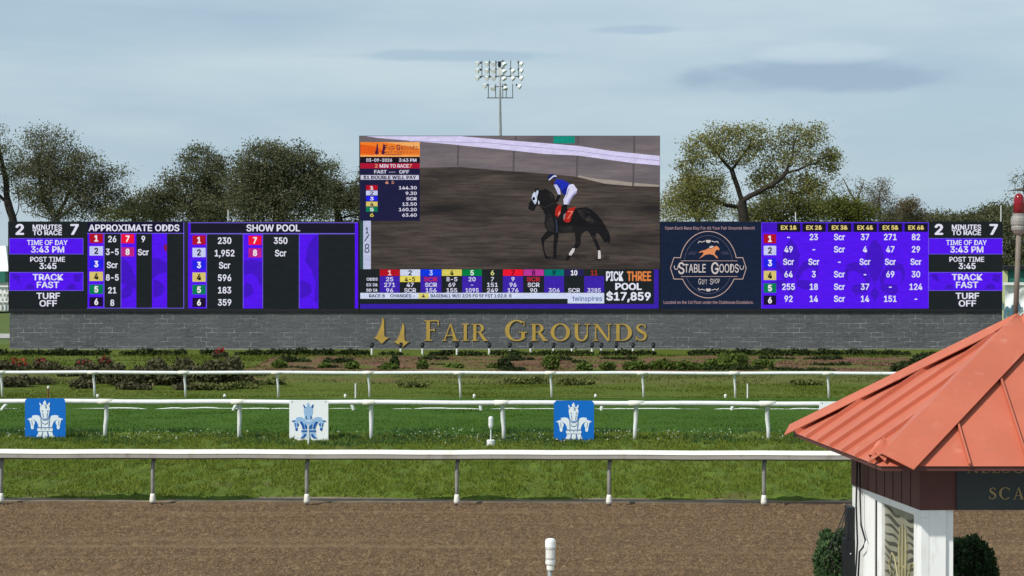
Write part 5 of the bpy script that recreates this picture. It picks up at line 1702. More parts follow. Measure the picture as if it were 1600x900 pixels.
# ---------------------------------------------------------------- floodlight tower
YT = 262
tw = P(782, 300, YT)
ft = empty('floodlight_tower', (tw.x, YT, -0.1), 'tall floodlight tower with rows of white lamps rising behind the video screen', 'floodlight tower')
zz = lambda py: P(782, py, YT).z
xx = lambda px: P(px, 150, YT).x
MB().tube([(tw.x, YT, -0.1), (tw.x, YT, zz(212)), (xx(781.3), YT, zz(155)), (xx(781), YT, zz(100))], [0.38, 0.17, 0.13, 0.10], 12).build('pole', M['galv'], ft, smooth=True)
mb = MB()
mb.box(xx(761), YT - 0.08, zz(153.6), xx(802), YT + 0.08, zz(152.2))
mb.box(xx(751.5), YT - 0.06, zz(120), xx(811), YT + 0.06, zz(118.6))
for px in (753, 764.5, 775, 787.5, 798, 810):
    mb.box(xx(px) - 0.05, YT - 0.05, zz(119.5), xx(px) + 0.05, YT + 0.05, zz(94.5))
for px in (763, 774.5, 785.5, 791, 801):
    mb.box(xx(px) - 0.05, YT - 0.05, zz(153), xx(px) + 0.05, YT + 0.05, zz(131))
mb.box(xx(775), YT - 0.05, zz(136), xx(790), YT + 0.05, zz(134.6))
mb.build('crossbar_frame', M['lamp_grey'], ft)
MB().box(xx(778), YT - 0.2, zz(104), xx(783), YT + 0.2, zz(96)).build('control_box', M['black'], ft)
MB().box(xx(778.6), YT - 0.1, zz(117.5), xx(783), YT + 0.1, zz(106)).build('ballast_box', M['cream_rail'], ft)
rows = [(y, px, d) for y in (99.5, 110.5, 122) for px, d in ((747, -1), (761.5, -0.7), (772, -0.5), (787.5, 0.35), (801, 0.6), (814, 1))] + [(134, 758.5, -1), (138, 771, -0.4), (137, 789.5, 0.1), (135, 811, 1)]
for y, px, d in rows:
    if d == 0.6 and y < 105:
        continue
    c = Vector((xx(px), YT - 0.1, zz(y)))
    ax = Vector((d * 0.8, -0.55, -0.35)).normalized() if d < 0 else Vector((d * 0.8, -0.15, -0.45)).normalized()
    lm = MB().tube([c - ax * 0.22, c - ax * 0.02, c + ax * 0.2, c + ax * 0.24], [0.10, 0.26, 0.33, 0.30], 10).build('floodlight', M['lamp_white'], ft, smooth=False)
    MB().tube([c - ax * 0.44, c - ax * 0.23], [0.14, 0.12], 8).build('lamp_housing', M['lamp_grey'], lm)

# ---------------------------------------------------------------- things glimpsed beside the wall
def px_box(mb, x0, y0, x1, y1, Y, t=0.3):
    a_, b_ = P(x0, y1, Y), P(x1, y0, Y)
    mb.box(a_.x, Y, max(a_.z, -0.1), b_.x, Y + t, b_.z)


Y = 205
t0 = P(-20, 480, Y)
tent = empty('party_tent', (t0.x, Y, -0.1), 'white peaked tent with a green band and white lattice railing left of the wall', 'tent')
mb = MB()
z0, z1, z2 = P(0, 424, Y).z, P(0, 400, Y).z, P(0, 384, Y).z
xl, xr = P(-62, 400, Y).x, P(9.5, 400, Y).x
xm = (xl + xr) / 2
mb.hull8([(xl, Y, z0), (xr + 0.25, Y, z0), (xr + 0.25, Y + 6, z0), (xl, Y + 6, z0)], [(xl + 0.8, Y + 1.0, z2), (xr - 0.25, Y + 1.0, z2), (xr - 0.25, Y + 5, z2), (xl + 0.8, Y + 5, z2)])
mb.build('canopy', M['white_cloth'], tent)
mb = MB()
px_box(mb, -60, 424.5, 8, 441, Y, 5.5)
mb.build('green_band', M['green_panel'], tent)
mb = MB()
for x in range(-60, 13, 6):
    px_box(mb, x, 448, x + 2.2, 485, Y - 0.3, 0.12)
for y in (446, 457, 470):
    px_box(mb, -62, y, 14, y + 2.6, Y - 0.45, 0.12)
mb.build('lattice_railing', M['white_paint'], tent)
mb = MB()
px_box(mb, -60, 441.2, 10, 486, Y + 0.5, 4)
mb.build('sidewall', M['white_cloth'], tent)

Y = 160
sh = P(1600, 440, Y)
shed = empty('green_shed', (sh.x, Y + 2, -0.1), 'dark green shed with a cream corner post behind the white vinyl screen', 'shed')
mb = MB()
px_box(mb, 1575, 421, 1680, 512, Y + 2, 5)
mb.build('wall', M['green_panel'], shed)
mb = MB()
px_box(mb, 1567.5, 423, 1574.8, 512, Y + 1.9, 0.5)
mb.build('corner_post', paint('cream_post', (0.55, 0.58, 0.30), 0.6, 0.3, 0.2), shed)
mb = MB()
px_box(mb, 1568, 415.5, 1690, 421.5, Y + 1.6, 5.6)
mb.build('roof_edge', M['black'], shed)
scr = empty('vinyl_screen', (sh.x, Y - 1, -0.1), 'wrinkled white vinyl screen with a blue crest print right of the wall', 'screen')
n = 60
xs = np.linspace(P(1565.5, 450, Y).x, P(1700, 450, Y).x, n)
mb = MB()
vs = []
zs = np.linspace(-0.1, P(0, 443, Y).z, 14)
for zq in zs:
    for xq in xs:
        w_ = 0.10 * math.sin(xq * 2.3 + zq * 1.9) + 0.06 * math.sin(xq * 5.1 - zq * 3.2) + 0.05 * math.sin(zq * 4 + xq)
        vs.append((xq, Y - 1 + w_, zq))
fs = [(r_ * n + c_, r_ * n + c_ + 1, (r_ + 1) * n + c_ + 1, (r_ + 1) * n + c_) for r_ in range(13) for c_ in range(n - 1)]
vs2 = vs + [(x, y + 0.02, z_) for x, y, z_ in vs]
nn = len(vs)
mb.add(vs2, fs + [tuple(i + nn for i in q[::-1]) for q in fs])
mb.build('vinyl_sheet', M['white_cloth'], scr, smooth=True)
mb = MB()
px_box(mb, 1565, 441.2, 1700, 445.5, Y - 1.25, 0.35)
mb.build('top_rail', M['white_pvc'], scr)
mb = MB()
for pl in ([(1568, 496), (1569, 484), (1574, 478), (1578, 482), (1573, 490), (1571, 500)], [(1577, 486), (1582, 476), (1588, 480), (1584, 490), (1578, 494)], [(1566.5, 470), (1569, 476), (1568, 486), (1566.4, 484)], [(1568, 502), (1573, 500), (1571, 508), (1568, 512)], [(1586, 474), (1592, 470), (1596, 482), (1590, 488)]):
    pts = [P(x, y, Y - 1.24) for x, y in pl]
    mb.hull8([(p.x, Y - 1.20, p.z) for p in pts], [(p.x, Y - 1.23, p.z) for p in pts])
mb.build('crest_print', M['teal_print'], scr)

# ---------------------------------------------------------------- shrubs of the bed
SH = {'dark': leaf_mat('dark_hedge_leaf', (0.018, 0.030, 0.013), (0.060, 0.076, 0.030), (0.036, 0.050, 0.020), 0.25),
      'bright': leaf_mat('bright_shrub_leaf', (0.050, 0.088, 0.018), (0.14, 0.18, 0.044), (0.090, 0.13, 0.030), 0.3),
      'plum': leaf_mat('plum_shrub_leaf', (0.052, 0.048, 0.030), (0.15, 0.135, 0.075), (0.10, 0.10, 0.050), 0.25),
      'pale': leaf_mat('pale_shrub_leaf', (0.085, 0.105, 0.030), (0.19, 0.20, 0.072), (0.13, 0.15, 0.05), 0.3)}
SHRUBS = []
LAND = [(-50, 131, 'the left clock panel'), (131, 290, 'the odds panel'), (290, 561, 'the show pool panel'), (561, 640, 'the gold spires'), (640, 697, 'the gold letter F'), (697, 716, 'the gold letter A'), (716, 735, 'the gold letter I'), (735, 780, 'the gold letter R'),
        (780, 825, 'the gold letter G'), (825, 852, 'the second gold R'), (852, 886, 'the gold letter O'), (886, 920, 'the gold letter U'), (920, 958, 'the gold letter N'), (958, 988, 'the gold letter D'), (988, 1031, 'the gold letter S'), (1031, 1190, 'the gift shop advert'), (1190, 1452, 'the exacta grid'), (1452, 1700, 'the right clock panel')]
KIND = {'hedge': ('low hedge clump at the wall foot', 'dark'), 'dark': ('low dark shrub in the mulch', 'dark'), 'bright': ('upright bright green shrub', 'bright'), 'plum': ('loose plum-brown shrub', 'plum'),
        'flower': ('small shrub topped with red flowers', 'plum'), 'big': ('big dark green bush beside the roof', 'dark'), 'pale': ('low pale green plant', 'pale')}


def sh(kind, px, yb, w, h):
    SHRUBS.append((kind, px, yb, w, h))


for px, w, h in ((8, 44, 9), (42, 46, 9), (80, 44, 10), (118, 46, 9), (150, 36, 9), (205, 30, 9), (240, 44, 11), (275, 30, 9), (330, 30, 12), (388, 34, 10), (420, 44, 9), (456, 46, 12), (490, 40, 9), (530, 50, 10), (560, 26, 8), (612, 30, 6), (690, 34, 8), (738, 40, 7), (780, 22, 8), (812, 30, 7), (848, 34, 7), (880, 24, 7), (908, 28, 8), (952, 22, 7), (976, 24, 8), (1006, 28, 7), (1100, 40, 9), (1140, 46, 10), (1184, 46, 10), (1228, 46, 10), (1272, 48, 10), (1316, 46, 10), (1358, 46, 9), (1398, 40, 9)):
    sh('hedge', px, 554.5, w, h)
for px, yb, w, h in ((30, 579, 26, 22), (63, 579, 15, 23), (133, 580, 20, 20), (164, 579, 16, 24), (344, 560, 18, 20)):
    sh('flower', px, yb, w, h)
for px, yb, w, h in ((90, 582, 40, 18), (112, 590, 30, 24), (4, 580, 18, 30), (152, 598, 40, 32), (190, 600, 46, 34), (232, 600, 50, 42), (276, 601, 48, 44), (318, 602, 52, 52), (352, 601, 44, 50), (376, 596, 26, 34), (25, 604, 44, 20), (60, 600, 30, 14), (128, 606, 30, 14), (210, 608, 46, 14), (300, 608, 40, 14), (395, 588, 26, 14)):
    sh('plum', px, yb, w, h)
for px, yb, w, h in ((460, 568, 44, 12), (468, 578, 40, 8), (528, 569, 40, 12), (530, 578, 40, 8), (617, 577, 8, 22), (680, 564, 36, 9), (690, 573, 32, 7), (788, 580, 14, 26), (812, 566, 36, 12), (800, 581, 30, 9), (875, 565, 26, 9), (905, 570, 14, 9), (965, 564, 52, 8), (1115, 581, 30, 10), (1150, 581, 34, 10), (1215, 564, 46, 9), (1228, 581, 52, 9), (1286, 564, 56, 9), (1298, 573, 62, 8), (1282, 581, 56, 7), (1178, 580, 20, 10)):
    sh('dark', px, yb, w, h)
for px, yb, w, h in ((437, 577, 16, 22), (508, 578, 14, 20), (550, 579, 14, 22), (608, 580, 18, 26), (660, 580, 12, 24), (708, 577, 22, 16), (778, 578, 22, 22), (862, 580, 18, 26), (912, 581, 16, 16), (992, 581, 26, 30), (950, 581, 16, 16), (1034, 581, 26, 30), (1066, 581, 30, 32), (1124, 578, 38, 28), (1152, 580, 26, 30), (1193, 577, 26, 26), (1090, 581, 20, 16)):
    sh('bright', px, yb, w, h)
for px, yb, w, h in ((1424, 592, 50, 48), (1452, 588, 34, 44), (1480, 590, 50, 44)):
    sh('big', px, yb, w, h)
for px, yb, w, h in ((645, 604, 34, 12), (330, 608, 60, 14), (420, 600, 40, 10), (820, 598, 60, 10), (900, 600, 50, 9), (1260, 600, 40, 9), (380, 606, 40, 12)):
    sh('pale', px, yb, w, h)
seen = {}
ordw = ('', 'second ', 'third ', 'fourth ', 'fifth ', 'sixth ', 'seventh ', 'eighth ', 'ninth ')
SHRUBS.sort(key=lambda s: s[1])
cnt = {}
for s in SHRUBS:
    ld = next(l for a_, b_, l in LAND if a_ <= s[1] < b_)
    cnt[(s[0], ld)] = cnt.get((s[0], ld), 0) + 1
for kind, px, yb, w, h in SHRUBS:
    ld = next(l for a_, b_, l in LAND if a_ <= px < b_)
    i = seen.get((kind, ld), 0)
    seen[(kind, ld)] = i + 1
    txt, mk = KIND[kind]
    lab = txt + ' below ' + ld
    if cnt[(kind, ld)] > 1:
        lab = txt + ', ' + ('first' if i == 0 else ordw[i].strip()) + ' from left below ' + ld
    p = PZ(px, yb, 0.12)
    ppm = F / p.y
    W, H = w / ppm, h / ppm
    root = empty('shrub', (p.x, p.y, 0.08), lab, 'shrub', 'shrubs and hedges of the planting bed')
    D = min(W, max(0.5, H * 1.3))
    nn = int(min(2200, max(220, 900 * W * H)))
    lob = max(1, int(W / 0.5))
    cs = []
    for _ in range(nn):
        k_ = random.randrange(lob)
        cxl = (k_ + 0.5) / lob * W - W / 2
        hh_ = H * (0.75 + 0.25 * math.sin(k_ * 2.4 + px))
        d = rng.normal(0, 1, 3)
        d /= np.linalg.norm(d)
        rr = rng.uniform(0.35, 1.0) ** 0.5
        cs.append((p.x + cxl + d[0] * rr * (W / lob * 0.75), p.y + d[1] * rr * D * 0.5, 0.1 + hh_ * 0.5 + d[2] * rr * hh_ * 0.52))
    cs = np.array(cs)
    cs[:, 2] = np.maximum(cs[:, 2], 0.1)
    V, fc = leaf_cloud(cs, 0.10 if kind != 'big' else 0.12, 1, 0.05)
    fast_mesh('foliage', V, fc, 4, SH[mk], root)
    mb = MB()
    for _ in range(max(2, lob)):
        bx = p.x + random.uniform(-0.35, 0.35) * W
        mb.tube([(bx * 0.5 + p.x * 0.5, p.y, 0.02), (bx, p.y + random.uniform(-.2, .2) * D, H * 0.7)], [0.025, 0.01], 5)
    mb.build('stems', M['trunk'], root)
    if kind == 'flower':
        q = np.array([(p.x + random.uniform(-.45, .45) * W, p.y - random.uniform(0, .4) * D, H * random.uniform(0.6, 1.05)) for _ in range(22)])
        V, fc = leaf_cloud(q, 0.085, 2, 0.04)
        fast_mesh('flowers', V, fc, 4, M['red_petal'], root)

# ---------------------------------------------------------------- scales pavilion
YF = 26.5
FL = P(1375, 728.5, YF)
ze = FL.z
BL = PZ(1238, 675, ze)
AP = P(1594, 502, 29.2)
xc = AP.x
FR, BR = Vector((2 * xc - FL.x, FL.y, ze)), Vector((2 * xc - BL.x, BL.y, ze))
pv = empty('pavilion', (xc, 29.3, 0), 'small white scales pavilion with an orange-red standing-seam pyramid roof', 'pavilion')
rf = MB()
th = 0.05
rf.add([FL, FR, BR, BL, AP], [(0, 1, 4), (1, 2, 4), (2, 3, 4), (3, 0, 4)])
roof = rf.build('roof', M['roof'], pv)
mb = MB()
ins = 0.012


def inset(v, k_):
    c = Vector((xc, (FL.y + BL.y) / 2, v.z))
    return v.lerp(c, k_)


lo = [inset(v, 0.008) + Vector((0, 0, -0.06)) for v in (FL, FR, BR, BL)]
hi = [inset(v, 0.008) + Vector((0, 0, -0.004)) for v in (FL, FR, BR, BL)]
mb.hull8(lo, hi)
mb.build('eave_trim', M['maroon'], roof)


def seam(mb, e, corner_a, corner_b):
    """rib up the roof plane from eave point e; stops at the hip"""
    eave = (corner_b - corner_a).normalized()
    n_ = (corner_b - corner_a).cross(AP - corner_a).normalized()
    if n_.z < 0:
        n_ = -n_
    up = n_.cross(eave)
    if up.z < 0:
        up = -up
    # distance along 'up' until a hip line is met
    best = None
    for c in (corner_a, corner_b):
        h = AP - c
        # e + t*up = c + s*h, in the plane basis (eave, up)
        d = c - e
        ex, ux = d.dot(eave), d.dot(up)
        hx, hu = h.dot(eave), h.dot(up)
        if abs(hx) < 1e-6:
            continue
        s = -ex / hx
        if 0 <= s <= 1:
            t_ = ux + s * hu
            if t_ > 0 and (best is None or t_ < best):
                best = t_
    if best is None:
        return
    a_, b_ = e - up * 0.01, e + up * (best - 0.02)
    w_, h_ = 0.014, 0.055
    lo_ = [a_ - eave * w_, a_ + eave * w_, b_ + eave * w_, b_ - eave * w_]
    hi_ = [q + n_ * h_ for q in (a_ - eave * w_ * 0.8, a_ + eave * w_ * 0.8, b_ + eave * w_ * 0.8, b_ - eave * w_ * 0.8)]
    mb.hull8(lo_, hi_)


for k_, (ca, cb) in enumerate(((FL, BL), (FL, FR), (FR, BR), (BR, BL))):
    ln = (cb - ca).length
    pos = 0.42 if k_ == 0 else (0.37 if k_ == 1 else 0.4)
    stepd = 0.735 if k_ == 0 else 0.72
    while pos < ln - 0.1:
        mb = MB()
        seam(mb, ca.lerp(cb, pos / ln), ca, cb)
        if mb.v:
            mb.build('roof_seam', M['roof'], roof)
        pos += stepd


def hip_cap(c, na, nb, lift, wa, wb, trim0, name='hip_cap'):
    """folded cap plate along the hip from corner c to the apex, wings over the two faces"""
    h = (AP - c)
    hd = h.normalized()
    def wing_dir(n_, other):
        d = n_.cross(hd)
        if d.dot(other - c) < 0:
            d = -d
        return d.normalized()
    upv = (na + nb).normalized()
    s0 = c + hd * trim0
    s1 = AP - hd * 0.01
    da, db = wing_dir(na, na_pt), wing_dir(nb, nb_pt)
    mb = MB()
    K_ = 24
    top, bot = [], []
    for i in range(K_ + 1):
        p = s0.lerp(s1, i / K_)
        sc_ = min(1.0, 0.06 + (K_ - i) / K_ * 8.0)
        rid = p + upv * (lift + 0.055)
        ea = p + da * wa * sc_ + na * lift
        eb = p + db * wb * sc_ + nb * lift
        top.append((ea, rid, eb))
        bot.append((ea - na * 0.012, rid - upv * 0.014, eb - nb * 0.012))
    vs = [q for t3 in top for q in t3] + [q for t3 in bot for q in t3]
    m_ = 3 * (K_ + 1)
    fs = []
    for i in range(K_):
        for j in range(2):
            fs.append((i * 3 + j, i * 3 + j + 1, (i + 1) * 3 + j + 1, (i + 1) * 3 + j))
            fs.append((m_ + i * 3 + j, m_ + (i + 1) * 3 + j, m_ + (i + 1) * 3 + j + 1, m_ + i * 3 + j + 1))
        for j in (0, 2):
            fs.append((i * 3 + j, (i + 1) * 3 + j, m_ + (i + 1) * 3 + j, m_ + i * 3 + j))
    for j in range(2):
        fs.append((j, j + 1, m_ + j + 1, m_ + j))
    mb.add(vs, fs)
    return mb.build(name, M['roof'], roof)


def face_n(a_, b_):
    n_ = (b_ - a_).cross(AP - a_).normalized()
    return n_ if n_.z > 0 else -n_


nL, nF, nR, nB = face_n(FL, BL), face_n(FL, FR), face_n(FR, BR), face_n(BR, BL)
na_pt, nb_pt = BL, FR
hip_cap(FL, nL, nF, 0.075, 0.22, 0.40, 0.10)
na_pt, nb_pt = BR, FL
hip_cap(BL, nB, nL, 0.065, 0.24, 0.22, 0.0)
na_pt, nb_pt = FL, BR
hip_cap(FR, nF, nR, 0.075, 0.36, 0.30, 0.10)
na_pt, nb_pt = BL, FR
hip_cap(BR, nB, nR, 0.065, 0.24, 0.22, 0.0)
# crumpled end of the front hip cap
mb = MB()
hd = (AP - FL).normalized()
base = FL + hd * 0.02
dl = (BL - FL).normalized()
rg = random.Random(4)
N_ = 9
top, bot = [], []
for i in range(N_):
    q = base + dl * (0.62 - i * 0.085) + Vector((0.02, 0.0, 0.0)) + hd * (0.03 + 0.06 * rg.random())
    q = q + nL * (0.03 + 0.07 * (i % 2) + 0.05 * rg.random())
    top.append(q + hd * (0.20 + 0.10 * rg.random()) + nL * 0.03 * (i % 3))
    bot.append(q - hd * 0.02 - nL * 0.01)
mb.add(top + bot, [(i, i + 1, N_ + i + 1, N_ + i) for i in range(N_ - 1)])
mb.build('crumpled_flashing', M['roof'], roof)

# fascia box and sign
YC = 27.05
C0 = P(1437, 797, YC)
zf0, zf1 = C0.z, ze - 0.05
C1 = PZ(1330, 757, zf0)
wd = (C1 - C0)
CR = Vector((2 * xc - C0.x, C0.y, 0))
CBR = Vector((2 * xc - C1.x, C1.y, 0))
loop = [(C0.x, C0.y), (CR.x, CR.y), (CBR.x, CBR.y), (C1.x, C1.y)]
inner = []
cc = Vector((xc, (C0.y + C1.y) / 2, 0))
mb = MB()
for i in range(4):
    a_, b_ = Vector((*loop[i], 0)), Vector((*loop[(i + 1) % 4], 0))
    ai, bi = a_.lerp(cc, 0.05), b_.lerp(cc, 0.05)
    mb.hull8([(a_.x, a_.y, zf0), (b_.x, b_.y, zf0), (bi.x, bi.y, zf0), (ai.x, ai.y, zf0)], [(a_.x, a_.y, zf1), (b_.x, b_.y, zf1), (bi.x, bi.y, zf1), (ai.x, ai.y, zf1)])
fas = mb.build('fascia', M['maroon'], pv)
# board joints on the left fascia
mb = MB()
for k_ in range(1, 8):
    q = C0.lerp(C1, k_ / 8.2)
    d = wd.normalized()
    nrm = Vector((d.y, -d.x, 0)) * -1
    if nrm.x > 0:
        nrm = -nrm
    mb.hull8([q - d * 0.006 + nrm * 0.001, q + d * 0.006 + nrm * 0.001, q + d * 0.006 + nrm * 0.006, q - d * 0.006 + nrm * 0.006],
             [v + Vector((0, 0, zf1 - zf0 - 0.01)) for v in (q - d * 0.006 + nrm * 0.001, q + d * 0.006 + nrm * 0.001, q + d * 0.006 + nrm * 0.006, q - d * 0.006 + nrm * 0.006)])
mb.build('board_joints', M['black'], fas)
SX0 = P(1494, 760, YC).x
MB().box(SX0, YC - 0.035, zf0 + 0.004, 2 * xc - SX0, YC - 0.003, zf1).build('sign_panel', M['sign_dark'], pv)
M['sign_gold'] = paint('sign_gold', (0.30, 0.22, 0.09), 0.5, 0.4, 0.2)


def sign_word(word, x0, ybase, hgt, wid_px, name):
    gl = [serif_glyph(c) for c in word]
    tot = sum(w for _, w in gl) + 0.22 * (len(word) - 1)
    k_ = wid_px / tot
    x = x0
    mb = MB()
    for polys, w in gl:
        for i, pl in enumerate(polys):
            pts = [P(x + px * k_, ybase - py * hgt, YC - 0.04) for px, py in pl]
            mb.hull8([(p.x, YC - 0.0345, p.z) for p in pts], [(p.x, YC - 0.046 - 0.0008 * i, p.z) for p in pts])
        x += (w + 0.22) * k_
    mb.build(name, M['sign_gold'], pv)


sign_word('NELSON', 1511, 739, 17, 112, 'upper_lettering')
sign_word('SCALES', 1545, 780, 18.5, 106, 'lower_lettering')

# white corner column, left window wall, other columns
mb = MB()
zb = -0.03
ft0 = zf0 - 0.004
mb.prism([(C0.x + 0.005, C0.y + 0.16), (C0.x + 0.10, C0.y + 0.02), (C0.x + 0.33, C0.y + 0.02), (C0.x + 0.33, C0.y + 0.42), (C0.x + 0.005, C0.y + 0.42)], zb, ft0)
mb.prism([(C0.x + 0.332, C0.y + 0.06), (C0.x + 0.43, C0.y + 0.06), (C0.x + 0.43, C0.y + 0.40), (C0.x + 0.332, C0.y + 0.40)], zb, ft0 - 0.002)
mb.build('column', M['white_paint'], pv)
mb = MB().box(C0.x + 0.01, C0.y + 0.06, 1.80, C0.x + 0.085, C0.y + 0.09, 1.84)
for cx_, cy_ in ((CR.x - 0.43, CR.y + 0.02), (CBR.x - 0.35, CBR.y - 0.35), (C1.x + 0.02, C1.y - 0.3)):
    MB().box(cx_, cy_, zb, cx_ + 0.36, cy_ + 0.32, ft0).build('column', M['white_paint'], pv)
MB().add([(C0.x, C0.y, -0.02), (CR.x, CR.y, -0.02), (CBR.x, CBR.y, -0.02), (C1.x, C1.y, -0.02)], [(0, 1, 2, 3)]).build('floor', M['concrete'], pv)
MB().hull8([(loop[i][0] * 0.98 + xc * 0.02, loop[i][1], zf1 - 0.06) for i in range(4)], [(loop[i][0] * 0.98 + xc * 0.02, loop[i][1], zf1 - 0.02) for i in range(4)]).build('ceiling', M['white_paint'], pv)


def wl(t_, z_, off=0.0):
    """point on the left wall: t along it from the front corner, off outward"""
    d = wd.normalized()
    nrm = Vector((-d.y, d.x, 0))
    if nrm.x > 0:
        nrm = -nrm
    q = C0 + wd * t_ + nrm * off
    return Vector((q.x, q.y, z_))


def wl_box(mb, t0_, t1_, z0_, z1_, o0_, o1_):
    mb.hull8([wl(t0_, z0_, o1_), wl(t1_, z0_, o1_), wl(t1_, z0_, o0_), wl(t0_, z0_, o0_)], [wl(t0_, z1_, o1_), wl(t1_, z1_, o1_), wl(t1_, z1_, o0_), wl(t0_, z1_, o0_)])


mb = MB()
wl_box(mb, 0.0, 0.83, ft0 - 0.09, ft0 - 0.001, -0.12, -0.02)
wl_box(mb, 0.0, 0.045, zb, ft0 - 0.092, -0.12, -0.022)
wl_box(mb, 0.552, 0.62, zb, ft0 - 0.092, -0.12, -0.024)
wl_box(mb, 0.655, 0.83, zb, ft0 - 0.092, -0.12, -0.021)
wl_box(mb, 0.045, 0.552, zb, 0.55, -0.11, -0.03)
win = mb.build('window_frame', M['white_paint'], pv)
mb = MB()
wl_box(mb, 0.622, 0.653, zb, ft0 - 0.095, -0.10, -0.03)
mb.build('window_slot', M['black'], win)
glass = MB()
wl_box(glass, 0.046, 0.551, 0.552, ft0 - 0.094, -0.085, -0.065)
M['etched'] = paint('etched_glass', (0.27, 0.265, 0.20), 0.35, 0.5, 0.3, 3.0, dirt=(0.16, 0.16, 0.125))
gp = glass.build('etched_glass', M['etched'], win)
M['etch_dark'] = paint('etch_stripe', (0.055, 0.055, 0.042), 0.4, 0.4, 0.3, 4.0)  # dark wavy strips of the window pattern
M['etch_gold'] = paint('etch_gold', (0.34, 0.31, 0.16), 0.45, 0.4, 0.3, 4.0)
mb = MB()
z_ = ft0 - 0.17
k_ = 0
while z_ > 0.6:
    for ta, tb_ in ((0.06, 0.235), (0.33, 0.545)):
        pts_t, pts_b = [], []
        n_ = 12
        for i in range(n_ + 1):
            f_ = i / n_
            t_ = ta + (tb_ - ta) * f_
            wv = 0.022 * math.sin(f_ * 5.5 + k_ * 0.9 + ta * 9) + (0.05 * f_ if ta > 0.2 else 0.04 * (1 - f_)) - 0.03
            tk = 0.055 * math.sin(math.pi * min(1, 0.12 + f_ * 0.8)) * (0.8 + 0.3 * math.sin(k_ * 1.7))
            pts_t.append((t_, z_ + wv + tk / 2))
            pts_b.append((t_, z_ + wv - tk / 2))
        pl = pts_t + pts_b[::-1]
        mb.hull8([wl(a_, b_, -0.0645) for a_, b_ in pl], [wl(a_, b_, -0.058) for a_, b_ in pl])
    z_ -= 0.105
    k_ += 1
mb.build('etched_ripples', M['etch_dark'], gp)
mb = MB()


def stalk(pts, r0):
    mb.tube([wl(a_, b_, -0.055) for a_, b_ in pts], r0, 6)


for off in (-0.05, 0.0, 0.05):
    stalk([(0.285 + off * 0.6, 0.6), (0.285 + off * 0.8, 1.2), (0.285 + off, 1.55), (0.285 + off * 0.7, 1.86 - abs(off))], [0.02, 0.022, 0.02, 0.006])
for d in (-1, 1):
    stalk([(0.285, 0.7), (0.285 + d * 0.07, 1.15), (0.285 + d * 0.11, 1.38), (0.285 + d * 0.15, 1.42), (0.285 + d * 0.19, 1.25), (0.285 + d * 0.17, 1.12)], [0.014, 0.014, 0.016, 0.014, 0.012, 0.004])
    stalk([(0.285, 0.62), (0.285 + d * 0.10, 0.95), (0.285 + d * 0.13, 1.12), (0.285 + d * 0.10, 1.28)], [0.014, 0.014, 0.014, 0.005])
    stalk([(0.285 + d * 0.015, 0.9), (0.285 + d * 0.05, 1.1), (0.285 + d * 0.04, 1.28), (0.285, 1.33)], [0.012, 0.014, 0.014, 0.006])
mb.build('etched_iris', M['etch_gold'], gp)
# cables hanging at the back corner
for k_, pts in enumerate(([(0.835, zf1 - 0.05, 0.06), (0.84, 1.9, 0.07), (0.83, 1.4, 0.06), (0.85, 0.9, 0.07), (0.84, 0.4, 0.06)], [(0.80, zf1 - 0.06, 0.06), (0.80, 2.0, 0.05), (0.795, 1.65, 0.04), (0.74, 1.47, 0.03), (0.765, 1.36, 0.04), (0.82, 1.28, 0.04), (0.83, 0.9, 0.05)])):
    MB().tube([wl(a_, b_, c_) for a_, b_, c_ in pts], 0.013, 6).build('cable', M['black'], pv, smooth=True)

# black equipment stack with cables beside the window wall
e0 = wl(0.98, 0, 0.05)
eq = empty('equipment_stack', (e0.x, e0.y, -0.03), 'tall black equipment stack trailing cables beside the left window of the pavilion', 'equipment')
ztp = P(1340, 791, e0.y).z
mb = MB().box(e0.x - 0.035, e0.y - 0.15, -0.03, e0.x + 0.07, e0.y + 0.15, ztp)
mb.box(e0.x - 0.075, e0.y - 0.17, -0.03, e0.x + 0.08, e0.y + 0.17, ztp - 0.45)
mb.build('casing', M['black'], eq)
mb = MB()
for k_ in range(4):
    x_ = e0.x - 0.05 - 0.02 * k_
    mb.tube([(x_ + 0.05, e0.y - 0.1, ztp - 0.03), (x_ - 0.03 * k_, e0.y - 0.16, ztp - 0.35), (x_ - 0.07 * k_, e0.y - 0.17, ztp - 0.62)], 0.008, 5)
mb.build('cable', M['black'], eq)
mb = MB()
for k_ in (2, 5):
    mb.box(e0.x - 0.01 + 0.03 * (k_ % 2), e0.y - 0.176, ztp - 0.3 - 0.17 * k_, e0.x + 0.005 + 0.03 * (k_ % 2), e0.y - 0.172, ztp - 0.285 - 0.17 * k_)
mb.build('connectors', M['lamp_white'], eq)

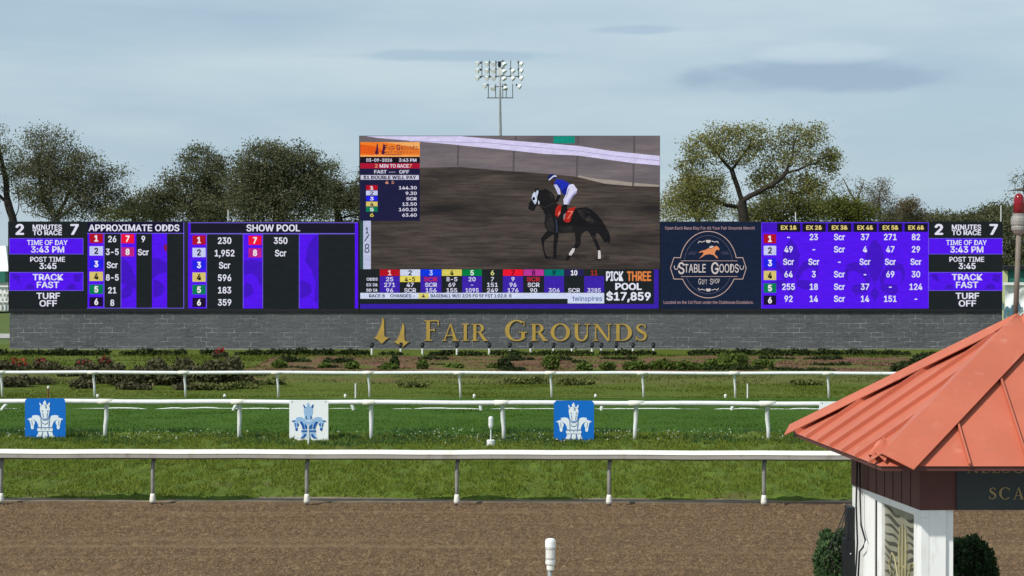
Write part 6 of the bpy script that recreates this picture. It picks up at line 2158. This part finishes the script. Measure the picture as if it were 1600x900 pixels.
# beacon on the roof peak
zpk = AP.z
bc = P(1591, 400, 29.35)
bx = xc - 0.03
be = empty('beacon_light', (bx, 29.35, zpk - 0.04), 'red beacon lamp on a rusty pole standing on the roof peak', 'beacon')
MB().lathe((bx, 29.35, zpk - 0.06), [(0.09, 0), (0.085, 0.06), (0.05, 0.10), (0.03, 0.11)], 12).build('pole_base', M['white_paint'], be)
zq = lambda py: P(1592, py, 29.35).z
bt = P(1592, 365, 29.35).x
MB().tube([(bx, 29.35, zpk), (bt, 29.35, zq(362))], 0.036, 12).build('pole', M['rusty_pole'], be, smooth=True)
MB().lathe((bt, 29.35, 0), [(0.035, zq(367)), (0.07, zq(364)), (0.10, zq(359)), (0.105, zq(355)), (0.095, zq(352.5)), (0.108, zq(351)), (0.112, zq(345)), (0.105, zq(341)), (0.085, zq(337)), (0.085, zq(333.5))], 20).build('housing', M['grey_fixture'], be)
MB().lathe((bt, 29.35, 0), [(0.072, zq(335)), (0.072, zq(316)), (0.066, zq(309)), (0.050, zq(304.5)), (0.025, zq(302.3)), (0.004, zq(301.8))], 20).build('red_lens', M['red_lens'], be, smooth=True)


# ---------------------------------------------------------------- clipped bushes by the pavilion
def bush(px0, px1, py0, Y, n, label, boxy, mat):
    a_, b_ = P(px0, py0, Y), P(px1, py0, Y)
    W, H = b_.x - a_.x, a_.z
    cx_ = (a_.x + b_.x) / 2
    root = empty('clipped_bush', (cx_, Y, -0.03), label, 'bush', 'clipped bushes by the pavilion')
    d = rng.normal(0, 1, (n, 3))
    d /= np.linalg.norm(d, axis=1)[:, None]
    p_ = 5.0 if boxy else 2.6
    s = (np.abs(d) ** p_).sum(1) ** (-1 / p_)
    r_ = rng.uniform(0.8, 1.03, n)
    lump = 1 + 0.05 * np.sin(d[:, 0] * 9 + d[:, 2] * 7) + 0.04 * np.sin(d[:, 1] * 13)
    c = d * (s * r_ * lump)[:, None] * np.array([W / 2, W / 2 * 0.9, H / 2]) + np.array([cx_, Y, H / 2])
    c[:, 2] = np.maximum(c[:, 2], 0)
    V, fc = leaf_cloud(c, 0.036, 1, 0.012)
    fast_mesh('foliage', V, fc, 4, mat, root)
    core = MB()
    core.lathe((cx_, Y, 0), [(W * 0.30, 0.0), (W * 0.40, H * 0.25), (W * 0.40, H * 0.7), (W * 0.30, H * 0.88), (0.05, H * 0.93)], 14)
    core.build('dark_core', M['trunk'], root)  # solid dark core added to stand for the shade inside the leaves


Lb = leaf_mat('box_leaf', (0.020, 0.046, 0.016), (0.090, 0.145, 0.065), (0.045, 0.08, 0.030), 0.2)
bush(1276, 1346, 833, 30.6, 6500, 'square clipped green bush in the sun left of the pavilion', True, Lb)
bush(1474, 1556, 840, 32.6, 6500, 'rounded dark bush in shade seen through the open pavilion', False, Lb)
